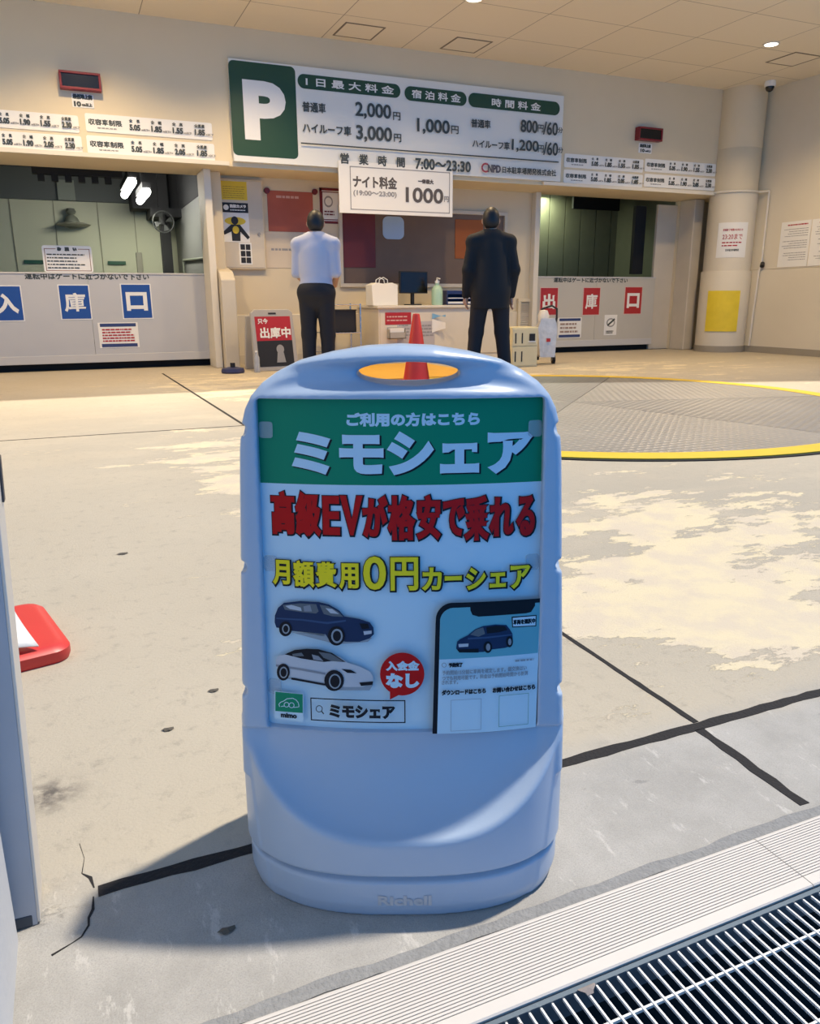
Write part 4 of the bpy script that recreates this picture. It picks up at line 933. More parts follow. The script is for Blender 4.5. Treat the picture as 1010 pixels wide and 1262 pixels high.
# things inside the left lift
def tube_lamp(p0, p1, label, emit=26):
    o = empty('tube_lamp', p0, 0, label, 'lamp', 'lit tubes in the lift')
    d = Vector(p1) - Vector(p0)
    MB().cone((0, 0, 0), d, .055, .055, 14).build('tube', mat('lit tube', (1, 1, 1), .4, emit=(1, .98, .9), estr=emit), o, smooth=True)
    MB().box(-.06, .06, .02, d.y - .02, .06, .14).build('batten', DARK, o)
    MB().box(-.02, .02, d.y / 2 - .02, d.y / 2 + .02, .14, 3.0 - p0[2]).build('hanger', DARK, o)
tube_lamp((1.13, 12.6, 2.50), (1.13, 14.2, 2.50), 'lit white tube lamp in the lift, upper left of the pair')
tube_lamp((1.36, 13.0, 2.42), (1.36, 14.2, 2.42), 'lit white tube lamp in the lift, lower right of the pair')
l = bpy.data.lights.new('lift_tube_light', 'AREA'); l.shape = 'RECTANGLE'; l.size = .3; l.size_y = 1.9; l.energy = 26; l.color = (1, 1, .74)
o = bpy.data.objects.new('lift_tube_light', l); COL.objects.link(o); o.location = (1.25, 13.6, 2.34)
wl = empty('warning_beacon', (.32, 15.4, 2.05), 0, 'grey domed beacon on a bracket on the lift back wall', 'beacon')
BEA = mat('beacon grey', (.16, .17, .13), .5)
MB().lathe([(.001, .33), (.06, .32), (.085, .27), (.06, .23), (.03, .215)], (0, -.14, 0), 20).build('lens', BEA, wl, smooth=True)
MB().lathe([(.05, .215), (.10, .17), (.13, .10), (.11, .03), (.05, 0)], (0, -.14, 0), 20).build('housing', BEA, wl, smooth=True)
MB().lathe([(.001, .09), (.20, .09), (.28, .06), (.22, .03), (.001, .02)], (.02, -.14, 0), 24).build('shade', mat('beacon shade', (.33, .32, .25), .5), wl, smooth=True)
MB().box(-.05, .05, -.10, 0, .05, .2).build('bracket', BEA, wl)
GRN = mat('green reflector', (.03, .10, .05), .4)
for (a, b_, lab) in ((-.50, -.17, 'dark green reflector strip left of the request board in the lift'), (.84, 1.14, 'dark green reflector strip right of the request board in the lift')):
    tag(MB().box(a, b_, 15.37, 15.4, 1.47, 1.53).build('reflector_strip', GRN, bevel=.004), lab, 'reflector')
tag(MB().box(1.32, 1.42, 15.3, 15.4, 1.15, 1.68).build('wall_conduit_box', mat('conduit grey', (.33, .31, .24), .6), bevel=.01), 'narrow grey box on the lift back wall beside the dark post', 'box')
tag(MB().tube([(2.02, 14.5, 1.52), (2.02, 11.2, 1.42)], .02).tube([(2.02, 14.5, .9), (2.02, 14.5, 1.52)], .02).tube([(2.02, 11.2, .9), (2.02, 11.2, 1.42)], .02).build('hand_rail', BEA, smooth=True), 'thin dark rail along the grey lift side wall', 'rail')
BEA2 = mat('fan black', (.035, .037, .035), .5)
fan = empty('wall_fan', (1.72, 14.4, 2.12), 0, 'dark round wall fan at the top of the dark lift post', 'fan')
MB().tube([(.17 * math.cos(a), -.08, .17 * math.sin(a)) for a in [i * PI / 12 for i in range(25)]], .012).build('cage', BEA2, fan, smooth=True)
MB().lathe([(.001, -.05), (.05, -.05), (.06, 0), (.06, .12), (.001, .13)], n=16).build('motor', DARK, fan, smooth=True)
fb = MB()
for k in range(4):
    a = k * PI / 2 + .3; fb.add([(.03 * math.cos(a), -.08, .03 * math.sin(a)), (.15 * math.cos(a - .3), -.07, .15 * math.sin(a - .3)), (.15 * math.cos(a + .35), -.09, .15 * math.sin(a + .35))], [(0, 1, 2)])
fb.build('blades', BEA2, fan)
# light in the exit chamber
ex = empty('exit_lamp', (8.55, 13.2, 2.76), 0, 'pale green lit ceiling lamp in the corner of the exit opening', 'lamp')
MB().box(-.45, .45, -.05, .05, 0, .06).build('housing', WHITE, ex)
MB().box(-.42, .42, -.035, .035, -.03, 0).build('diffuser', mat('lit diffuser', (1, 1, 1), .4, emit=(.85, 1, .70), estr=3), ex)
MB().box(-.02, .02, -.02, .02, .06, .24).build('hanger', WHITE, ex)
l = bpy.data.lights.new('exit_lamp_light', 'AREA'); l.size = .4; l.energy = 22; l.color = (.90, 1, .66)
o = bpy.data.objects.new('exit_lamp_light', l); COL.objects.link(o); o.location = (8.45, 13.15, 2.70)
sg = MB().box(8.90, 9.95, 12.9, 12.95, 2.46, 2.99)
tag(sg.build('hanging_bumper', DARK), 'black board hanging from the exit chamber ceiling', 'board')

# ================================================================== BOOTH WALL
# electrical cabinet with stickers
cx, cz, w, h = 2.2930,1.8025,0.5740,1.1105
eb = empty('electrical_cabinet', (cx, LY, cz - h / 2), 0, 'beige flat electrical cabinet covered in warning stickers by the left pier', 'cabinet')
MB().box(-w / 2, w / 2, -.07, 0, 0, h).build('body', WALL, eb, bevel=.006)
MB().box(-w / 2 + .02, w / 2 - .02, -.078, -.07, .02, h - .02).build('door', JAMB, eb, bevel=.003)
MB().cone((w / 2 - .08, -.10, h * .4), (w / 2 - .08, -.078, h * .4), .018, .018, 12).build('knob', GREY, eb)
EY = LY - .078
def sticker(name, b_, label, m): return board(name, label, 'sticker', *b_, EY, m, t=.003, bevel=0)
o, g = sticker('warning_sticker', (2.2030,2.2141,0.3339,0.2244), 'yellow sticker with faint lines at the top of the electrical cabinet', YELLOW)
cx, cz, w, h = 2.2030,2.2141,0.3339,0.2244; g.scribble(cx, cz - .02, w * .85, h * .7, 6, mat('ochre ink', (.36, .25, .02), .6), .3, .1); g.done('lettering', o)
o, g = sticker('surveillance_sticker', (2.2002,2.0079,0.3463,0.1184), 'black sticker with white marks below the yellow one', BLACK)
cx, cz, w, h = 2.2002,2.0079,0.3463,0.1184; g.text('防犯カメラ', cx + w * .12, cz + h * .15, w * .6, h * .36, PAPER, .003); g.scribble(cx + w * .12, cz - h * .25, w * .6, h * .2, 1, PAPER, .5); g.poly(ellipse(cx - w * .33, cz, w * .1, h * .28), PAPER); g.done('lettering', o)
o, g = sticker('figure_sticker', (2.1952,1.7646,0.3591,0.3595), 'white and yellow sticker showing a black figure with spread arms', PAPER)
cx, cz, w, h = 2.1952,1.7646,0.3591,0.3595
g.poly(ellipse(cx, cz + h * .22, w * .38, h * .14), YELLOW)
g.poly(ellipse(cx - w * .02, cz + h * .24, w * .13, h * .14), BLACK)
g.poly([(cx - w * .16, cz + h * .10), (cx + w * .16, cz + h * .10), (cx + w * .50, cz - h * .32), (cx + w * .42, cz - h * .40), (cx + w * .16, cz - h * .14), (cx + w * .15, cz - h * .46), (cx - w * .15, cz - h * .46), (cx - w * .16, cz - h * .14), (cx - w * .42, cz - h * .26), (cx - w * .46, cz - h * .16)], BLACK)
g.poly(ellipse(cx, cz - h * .08, w * .12, h * .13), YELLOW); g.done('lettering', o)
o, g = sticker('operation_sticker', (2.3084,1.4422,0.1666,0.2754), 'small white sticker with six black characters at the cabinet bottom', PAPER)
cx, cz, w, h = 2.3084,1.4422,0.1666,0.2754
for i in range(3):
    for j in range(2): g.rect(cx + (j - .5) * w * .42, cz + (1 - i) * h * .30, w * .36, h * .25, BLACK)
g.done('lettering', o)
# wall posters
OR = mat('faded red poster', (.42, .10, .06), .7, var=.25, vscale=3)
o, g = board('wall_poster', 'faded red orange poster pinned beside the electrical cabinet', 'poster', 2.9628,1.9930,0.6257,0.5113, LY, OR, t=.006)
g.scribble(2.9268,2.1746,0.3105,0.0506, 1, mat('pale pink ink', (.62, .34, .26), .6), .6, .1); g.done('lettering', o)
for q, lab in (((2.6506,2.2428), 'dark red round hook at the left corner of the red poster'), ((3.3066,2.2575), 'dark red round hook at the right corner of the red poster')):
    tag(MB().cone((q[0], LY - .03, q[1]), (q[0], LY, q[1]), .035, .04, 16).build('poster_pin', DARKRED), lab, 'pin')
cx, cz, w, h = 3.0991,1.4985,1.0062,0.4636
o, g = board('wall_notice', 'cream notice panel with faint print under the red poster', 'notice', cx, cz, w, h, LY, mat('cream notice', (.66, .56, .42), .7), t=.006)
g.scribble(cx - w * .2, cz + h * .02, w * .45, h * .12, 1, GREY, .5, .3); g.done('lettering', o)
cx, cz, w, h = 3.5246,2.0863,0.3135,0.4573
o, g = board('framed_poster', 'poster with dark red border half behind the night rate sign', 'poster', cx, cz, w, h, LY, PAPER, t=.01)
g.frame(cx, cz, w, h, .035, DARKRED); g.frame(cx, cz, w * .8, h * .8, .012, DARKRED); g.poly(ellipse(cx - w * .1, cz + h * .12, w * .2, h * .16), GREY); g.poly(ellipse(cx - w * .1, cz + h * .12, w * .15, h * .11), PAPER); g.scribble(cx, cz - h * .2, w * .6, h * .16, 2, DARKRED, .5); g.done('lettering', o)
# skirting and dado line of the booth wall
sbox('trim_dado', WALLR, GL1 + .25, GR0 - .07, LY - .02, LY, 0, .66, bevel=.008)
sbox('baseboard_booth', JAMB, GL1 + .25, GR0 - .07, LY - .035, LY - .02, 0, .12)
# reception window : dark recess framed on the wall
rwx0, rwz1 = 3.6752,2.0503; rwx1, rwz0 = 6.2419,1.0715
rw = MB(); 
for a in ((rwx0 - .05, rwx1 + .05, rwz1, rwz1 + .05), (rwx0 - .05, rwx1 + .05, rwz0 - .05, rwz0), (rwx0 - .05, rwx0, rwz0, rwz1), (rwx1, rwx1 + .05, rwz0, rwz1)): rw.box(a[0], a[1], LY - .05, LY, a[2], a[3])
struct(rw.build('window_1', JAMB, bevel=.004))
struct(MB().box(rwx0, rwx1, LY - .012, LY, rwz0, rwz1).build('window_interior', mat('booth interior', (.17, .115, .085), .7, var=.25, vscale=2)))
WIN = LY - .012
o, g = board('maroon_poster', 'tall dark maroon poster at the left side of the reception window', 'poster', 3.9024,1.6430,0.5307,0.7108, WIN, mat('maroon', (.14, .022, .028), .6), t=.01)
o, g = board('light_blue_poster', 'small pale blue card in the middle of the reception window', 'card', 4.4453,1.8304,0.3242,0.3046, WIN, mat('pale blue card', (.40, .55, .75), .6), t=.01, r=.08)
o, g = board('orange_poster', 'burnt orange poster at the right side of the reception window', 'poster', 5.6556,1.7063,0.4615,0.5477, WIN, mat('burnt orange', (.34, .09, .012), .6), t=.01)
# counter

(KX0, KZ) = (3.9138,0.7354); KX1 = KX0 + 2.05
ct = empty('reception_counter', (KX0, 10.1, 0), 0, 'cream reception counter with a shelf top under the booth window', 'counter')
CPAINT = mat('counter paint', (.70, .63, .51), .5, var=.04)
MB().box(0, KX1 - KX0, 0, .73, 0, KZ).build('body', CPAINT, ct, bevel=.006)
tag(MB().box(-.03, KX1 - KX0 + .03, -.04, .74, KZ, KZ + .035).build('worktop', LEDGE, ct, bevel=.006), 'paler worktop')
MB().box(.02, KX1 - KX0 - .02, -.012, 0, .10, KZ - .06).build('front_panel', CPAINT, ct, bevel=.004)
CTOP = KZ + .035
# things on the counter
o = empty('monitor', (KX0 + .66, 10.45, CTOP), .2, 'dark monitor standing on the reception counter under the pale blue card', 'monitor')
MB().box(-.10, .10, -.08, .08, 0, .015).build('base', BLACK, o, bevel=.003); MB().box(-.02, .02, -.01, .03, .015, .2).build('stand', BLACK, o)
MB().box(-.24, .24, -.03, .0, .16, .46).build('housing', BLACK, o, bevel=.006); MB().box(-.225, .225, -.033, -.03, .175, .445).build('screen', LEDK, o)
o = empty('paper_bag', (KX0 + .14, 10.32, CTOP), .1, 'bright white paper bag on the left end of the reception counter', 'bag')
MB().prism([(-.19, 0), (.19, 0), (.20, .27), (.12, .30), (0, .285), (-.12, .30), (-.20, .27)], lambda u, v, t: (u, t * (1 - .6 * v), v), -.11, .11).build('bag_body', mat('white paper bag', (.86, .83, .74), .7), o, bevel=.006)
for sy in (-.05, .05): MB().tube([(-.07, sy, .27), (-.06, sy, .34), (0, sy, .37), (.06, sy, .34), (.07, sy, .27)], .006).build('handle', WHITE, o, smooth=True)
o = empty('dispenser', (KX0 + .97, 10.30, CTOP), 0, 'pale green bottle dispenser on the reception counter', 'bottle')
MB().lathe([(.075, 0), (.08, .02), (.08, .20), (.06, .25), (.03, .27), (.03, .30)], n=24).build('bottle_body', mat('mint plastic', (.42, .62, .46), .3), o, smooth=True)
MB().lathe([(.033, .30), (.033, .33), (.012, .335), (.012, .37)], n=16).cone((0, 0, .365), (0, -.09, .355), .011, .008, 10).build('pump', WHITE, o, smooth=True)
o = empty('file_tray', (KX0 + 1.30, 10.35, CTOP), -.1, 'navy document tray with white papers on the right end of the counter', 'tray')
t_ = MB()
for k in range(3): t_.box(-.19, .19, -.13, .13, .01 + k * .07, .018 + k * .07)
for x_ in (-.19, .182): t_.box(x_, x_ + .008, -.13, .13, 0, .20)
t_.box(-.19, .19, .122, .13, 0, .20); t_.build('tray_frame', NAVY, o)
MB().box(-.17, .17, -.12, .11, .0185, .045).build('papers', PAPER, o); MB().box(-.17, .16, -.12, .11, .0885, .10).build('papers', PAPER, o)
# notices on the counter front
PK = 10.088
o, g = board('counter_notice', 'red notice with pale lines on the counter front', 'notice', 4.1969,0.5988,0.3843,0.1615, PK, RED, t=.006)
g.scribble(4.1969,0.5988,0.3363,0.0969, 2, mat('pink ink', (.70, .42, .38), .6), .35, .1); g.done('lettering', o)
cx, cz, w, h = 4.1529,0.4104,0.2406,0.1519
o = empty('wall_tray', (cx, PK, cz - h / 2), 0, 'small grey leaflet tray under the red counter notice', 'tray')
t_ = MB(); t_.box(-w / 2, w / 2, -.09, 0, 0, .008); t_.box(-w / 2, w / 2, -.09, -.084, 0, h * .55); t_.box(-w / 2, -w / 2 + .006, -.09, 0, 0, h * .8); t_.box(w / 2 - .006, w / 2, -.09, 0, 0, h * .8); t_.box(-w / 2, w / 2, -.006, 0, 0, h)
t_.build('tray_body', mat('tray grey', (.40, .38, .34), .5), o); MB().box(-w / 2 + .015, w / 2 - .015, -.07, -.01, .008, h * .9).build('leaflets', PAPER, o)
o, g = board('counter_poster', 'greyish notice sheet with columns on the counter front behind the cone', 'notice', 4.4630,0.3932,0.5660,0.3293, PK, mat('grey sheet', (.50, .46, .45), .5), t=.004)
for b_ in ((4.2921,0.4403,0.1700,0.1742), (4.4632,0.4370,0.1475,0.1753), (4.6363,0.4337,0.1742,0.1764)): g.scribble(*b_, 4, GREY, .4, .2)
g.done('lettering', o)
cx, cz, w, h = 4.7859,0.5304,0.1631,0.2647
o = empty('flyer', (cx, PK, cz - h / 2), 0, 'curled blue and white flyer hanging on the counter front right of the cone', 'flyer')
def curl(x0, x1, z0, z1, n=8):
    vs = []; fs = []
    for i in range(n + 1):
        t_ = i / n; x_ = x0 + (x1 - x0) * t_; y_ = -.01 - .09 * t_ * t_
        vs += [(x_, y_, z0 + .06 * t_), (x_, y_, z1 - .05 * t_), (x_, y_ + .004, z0 + .06 * t_), (x_, y_ + .004, z1 - .05 * t_)]
    for i in range(n): a = 4 * i; fs += [(a, a + 4, a + 5, a + 1), (a + 2, a + 3, a + 7, a + 6), (a + 1, a + 5, a + 7, a + 3), (a, a + 2, a + 6, a + 4)]
    return MB().add(vs, fs)
curl(-w / 2, w / 2, 0, h * .72).build('sheet', PAPER, o, smooth=True); curl(-w / 2, w / 2, h * .70, h).build('header', mat('sky blue print', (.20, .42, .62), .5), o, smooth=True)
# amber mat on the floor before the counter
AMB = mat('amber mat', (.72, .40, .05), .6, var=.15, vscale=5)
tag(MB().prism(rrect(3.0, 4.45, 7.96, 9.9, .10), lambda u, v, q: (u, v, q), 0, .012).build('floor_mat', AMB), 'amber floor mat seen through the handle hole of the standing sign', 'mat')
# traffic cone on the mat
cn = empty('traffic_cone', (3.29, 7.43, .0102), .45, 'red traffic cone standing behind the top of the standing sign', 'cone')
CRED = mat('cone red', (.62, .035, .02), .45)
MB().lathe([(.145, .03), (.135, .05), (.035, .69), (.028, .70), (.001, .70)], n=32).build('cone_body', CRED, cn, smooth=True)
MB().prism(rrect(-.19, .19, -.19, .19, .04), lambda u, v, q: (u, v, q), 0.0, .032).build('base', CRED, cn, bevel=.004)
# wire trolley left of the counter
tx_ = (3.4877,10.1941)
wt = empty('wire_trolley', (tx_[0] - .10, 10.28, 0), 0, 'chrome wire trolley between the white shirted person and the counter', 'trolley')
hw_ = .26
for sx_ in (-1, 1):
    for sy_ in (-1, 1):
        l_ = MB().cone((sx_ * hw_, sy_ * .2, .07), (sx_ * hw_, sy_ * .2, .80), .012, .012, 12).build('leg', STEEL, wt, smooth=True)
        MB().cone((sx_ * hw_ - .01, sy_ * .2, .035), (sx_ * hw_ + .01, sy_ * .2, .035), .035, .035, 14).build('caster', RUBBER, l_, smooth=True)
for z_ in (.16, .42, .78):
    s_ = MB()
    for k in range(11): s_.cone((-hw_ + k * hw_ / 5, -.2, z_), (-hw_ + k * hw_ / 5, .2, z_), .004, .004, 6)
    for y_ in (-.2, .2): s_.cone((-hw_, y_, z_), (hw_, y_, z_), .008, .008, 8)
    s_.build('shelf', STEEL, wt)
o = empty('black_crate', (tx_[0] - .08, 10.30, .428), 0, 'black crate on the middle shelf of the wire trolley', 'crate')
t_ = MB(); t_.box(-.2, .2, -.16, .16, 0, .01)
for a in ((-.2, .2, -.16, -.15), (-.2, .2, .15, .16), (-.2, -.19, -.16, .16), (.19, .2, -.16, .16)): t_.box(a[0], a[1], a[2], a[3], 0, .28)
t_.build('crate_body', BLACK, o); MB().box(-.21, .21, -.17, .17, .28, .295).build('lid', BLACK, o, bevel=.004)
o = empty('cup', (tx_[0] - .22, 10.16, .168), 0, 'small white cup on the low shelf of the wire trolley', 'cup')
MB().lathe([(.03, 0), (.04, .09), (.037, .09), (.028, .008), (.001, .008)], n=20).build('cup_body', WHITE, o, smooth=True)
# red notice stand at the left
ax = (2.3697,9.6381)
an = empty('notice_stand', (ax[0], 9.75, 0), .12, 'grey plastic notice stand with red and black poster left of the white shirted person', 'sign')
NST = mat('stand grey', (.40, .37, .33), .5)
def lean(u, v, t): return (u, t + v * .16 - .08, v)
MB().prism([(-.29, 0), (.29, 0), (.27, .70), (.22, .74), (-.22, .74), (-.27, .70)], lean, -.03, .03).build('frame', NST, an, bevel=.01)
MB().prism([(-.27, 0), (.27, 0), (.25, .66), (-.25, .66)], lambda u, v, t: (u, t - v * .10 + .34, v), -.02, .02).build('rear_leg', NST, an, bevel=.01)
MB().prism([(-.05, .68), (.05, .68), (.05, .70), (-.05, .70)], lean, -.034, .034).build('handle', BLACK, an)
g = Print(lambda u, v, l: (u, v * .16 - .11 - l, v), .0014)
g.rect(0, .51, .46, .29, RED); g.rect(0, .21, .46, .31, BLACK)
g.text('只今', -.13, .60, .13, .065, PAPER, .002); g.text('出庫中', .02, .46, .40, .13, PAPER, .005)
g.poly(ellipse(.06, .26, .05, .055), GREY); g.poly([(0, .10), (.12, .10), (.10, .22), (.02, .22)], GREY)
g.done('poster', an)
# bottle and blue disc by the stand
bx = (2.0998,9.5239)
o = empty('water_bottle', (bx[0], bx[1], 0), 0, 'clear plastic water bottle with white cap on the floor by the notice stand', 'bottle')
MB().lathe([(.03, 0), (.036, .01), (.036, .10), (.033, .11), (.036, .12), (.036, .18), (.014, .225), (.014, .24)], n=20).build('bottle_body', mat('bottle plastic', (.75, .78, .80), .1, trans=.6), o, smooth=True)
MB().lathe([(.016, .24), (.016, .262), (.001, .263)], n=16).build('cap', WHITE, o, smooth=True)
bx = (1.9779,9.4642)
o = empty('umbrella_base', (bx[0] - .16, bx[1] + .12, 0), 0, 'dark blue round weight on the floor left of the water bottle', 'weight')
MB().lathe([(.13, 0), (.14, .02), (.13, .055), (.06, .07)], n=28).build('weight_body', mat('dark blue plastic', (.03, .035, .10), .45), o, smooth=True)
MB().lathe([(.03, .07), (.03, .12), (.02, .12)], n=16).build('socket', BLACK, o, smooth=True)
# cream locker and louvre on the right
lc = (5.3839,8.8004)
lk = empty('cream_locker', (5.42, 8.90, 0), -.12, 'pale yellow metal locker beside the person in black', 'locker')
MB().box(-.19, .17, -.16, .20, 0, .50).build('body', CREAM, lk, bevel=.006)
MB().box(-.18, .16, -.168, -.16, .27, .485).build('door', CREAM, lk, bevel=.004); MB().box(-.18, .16, -.168, -.16, .02, .255).build('door', CREAM, lk, bevel=.004)
v_ = MB()
for zz in (.30, .07):
    for xx in (-.15, -.06): v_.box(xx, xx + .016, -.171, -.167, zz, zz + .13)
v_.build('vent_slots', BLACK, lk)
tag(MB().box(.045, .125, -.178, -.168, .33, .42).build('latch', BLACK, lk, bevel=.004), 'square black latch'); MB().box(.03, .135, -.175, -.168, .315, .33).build('label_holder', PAPER, lk)
cx, cz, w, h = 6.6665,0.5947,0.2967,0.5202
o = empty('louvre', (cx, LY, cz - h / 2), 0, 'pale framed louvre vent on the wall left of the exit gate', 'vent')
t_ = MB()
for a in ((-w / 2, w / 2, 0, .05), (-w / 2, w / 2, h - .05, h), (-w / 2, -w / 2 + .05, .05, h - .05), (w / 2 - .05, w / 2, .05, h - .05)): t_.box(a[0], a[1], -.05, 0, a[2], a[3])
t_.build('frame', WALL, o, bevel=.004); t_ = MB(); k = .07
while k < h - .07: t_.add([(-w / 2 + .05, -.035, k), (w / 2 - .05, -.035, k), (w / 2 - .05, -.01, k + .025), (-w / 2 + .05, -.01, k + .025)], [(0, 1, 2, 3)]); k += .03
t_.build('slats', JAMB, o)
# trolley bag
tb = empty('trolley_bag', (5.88, 9.0, 0), -.35, 'wheeled shopping bag with silver cover and black handle before the exit gate', 'bag')
FOIL = mat('silver cover', (.70, .64, .55), .3, metal=.35, var=.25, vscale=14, bump=.6, bscale=22)
MB().prism([(-.10, .10), (.10, .10), (.125, .48), (.09, .60), (-.09, .60), (-.13, .48)], lambda u, v, t: (u, t * (1 + .25 * math.sin(v * 9)), v), -.09, .09).build('cover', FOIL, tb, smooth=True)
MB().lathe([(.07, .56), (.075, .64), (.05, .70), (.001, .71)], (-.05, 0, 0), 20).build('hood', mat('pale cap', (.70, .66, .60), .5), tb, smooth=True)
MB().tube([(-.08, .10, .05), (-.08, .10, .62), (-.05, .10, .72), (.08, .10, .76), (.15, .10, .72), (.15, .09, .60), (.12, .10, .48), (.12, .10, .05)], .014).build('handle_frame', BLACK, tb, smooth=True)
for sx_ in (-1, 1):
    wh = MB().cone((sx_ * .13 - .018, .10, .06), (sx_ * .13 + .018, .10, .06), .06, .06, 20).build('wheel', RUBBER, tb, smooth=True); MB().cone((sx_ * .13 - .021, .10, .06), (sx_ * .13 + .021, .10, .06), .022, .022, 14).build('hub', GREY, wh, smooth=True)
tag(MB().box(-.02, .03, -.108, -.10, .30, .345).build('red_badge', RED, tb), 'small red badge')

# ================================================================== RIGHT SIDE NOTICES
def colfn(r): return lambda u, v, l: (CC[0] + (r + l) * math.cos(u / r), CC[1] + (r + l) * math.sin(u / r), v)
def curved(name, r, a0, a1, z0, z1, m, label, cat, th=.004, n=20):
    f_ = colfn(r); vs = []; fs = []
    for i in range(n + 1):
        u = r * math.radians(a0 + (a1 - a0) * i / n); vs += [f_(u, z0, 0), f_(u, z1, 0), f_(u, z0, th), f_(u, z1, th)]
    for i in range(n):
        a = 4 * i; fs += [(a + 2, a + 6, a + 7, a + 3), (a, a + 1, a + 5, a + 4), (a + 1, a + 3, a + 7, a + 5), (a, a + 4, a + 6, a + 2)]
    fs += [(0, 2, 3, 1), (4 * n, 4 * n + 1, 4 * n + 3, 4 * n + 2)]
    return tag(MB().add(vs, fs).build(name, m, smooth=False), label, cat)
o = curved('closing_notice', .361, 196, 268, 1.46, 1.98, PAPER, 'white closing time notice with red figures on the round column', 'notice')
rad = lambda a: .366 * math.radians(a)
def cprint(): return Print(colfn(.366), .0015, .03)
g = cprint(); g.text('営業終了時間のお知らせ', rad(232), 1.87, .30, .035, RED, .001); g.done('heading', o)
g = cprint(); g.text('23:20まで', rad(232), 1.77, .30, .080, RED, .001); g.done('closing_time', o)
g = cprint(); g.scribble(rad(232), 1.66, .30, .09, 2, RED, .4); g.done('fine_print', o)
g = cprint(); g.text('日本駐車場開発', rad(234), 1.57, .20, .035, INK, .001); g.done('signature', o)
curved('yellow_pad', .386, 188, 262, .33, .96, mat('worn yellow pad', (.80, .60, .03), .6, var=.16, vscale=6), 'worn yellow protective pad wrapped round the column base', 'pad', .012)
for (y0, y1, lab) in ((9.27, 8.74, 'white notice sheet of fine print on the right wall, nearer the column'), (8.72, 8.15, 'white notice sheet of fine print on the right wall, cut by the picture edge')):
    z0, z1 = 1.30, 1.95
    o = tag(MB().box(RWX - .008, RWX, y1, y0, z0, z1).build('wall_notice', PAPER), lab, 'notice', 'right wall notices')
    cy_ = (y0 + y1) / 2; wy = y0 - y1
    for k in range(4):
        g = Print(lambda u, v, l: (RWX - .008 - l, u, v), .0012)
        if k: g.scribble(cy_, 1.96 - k * .17, wy * .86, .13, 4, GREY, .28, .35)
        else: g.scribble(cy_, 1.90, wy * .8, .03, 1, RED, .6, .7)
        g.done('paragraph' if k else 'heading', o)
# surface conduit round the column and down the right wall
def arc_pts(r, a0, a1, z, n=14): return [(CC[0] + r * math.cos(math.radians(a0 + (a1 - a0) * i / n)), CC[1] + r * math.sin(math.radians(a0 + (a1 - a0) * i / n)), z) for i in range(n + 1)]
cdt = empty('surface_conduit', (RWX - .03, 9.62, 0), 0, 'thin pale conduit round the column and down the right wall', 'conduit')
def rel(pts): return [(a - RWX + .03, b - 9.62, c) for a, b, c in pts]
MB().tube(rel(arc_pts(.372, 168, 300, 2.43) + [(RWX - .03, 9.56, 2.43)]), .018).build('upper_run', LEDGE, cdt, smooth=True)
MB().tube(rel([(RWX - .03, 9.56, 2.43), (RWX - .03, 9.56, 1.33), (RWX - .045, 9.58, 1.25), (RWX - .045, 9.62, .1)]), .018).build('drop', LEDGE, cdt, smooth=True)
MB().cone(rel([(RWX - .03, 9.54, 1.33)])[0], rel([(RWX - .07, 9.50, 1.37)])[0], .035, .03, 14).build('junction_box', BLACK, cdt, smooth=True)

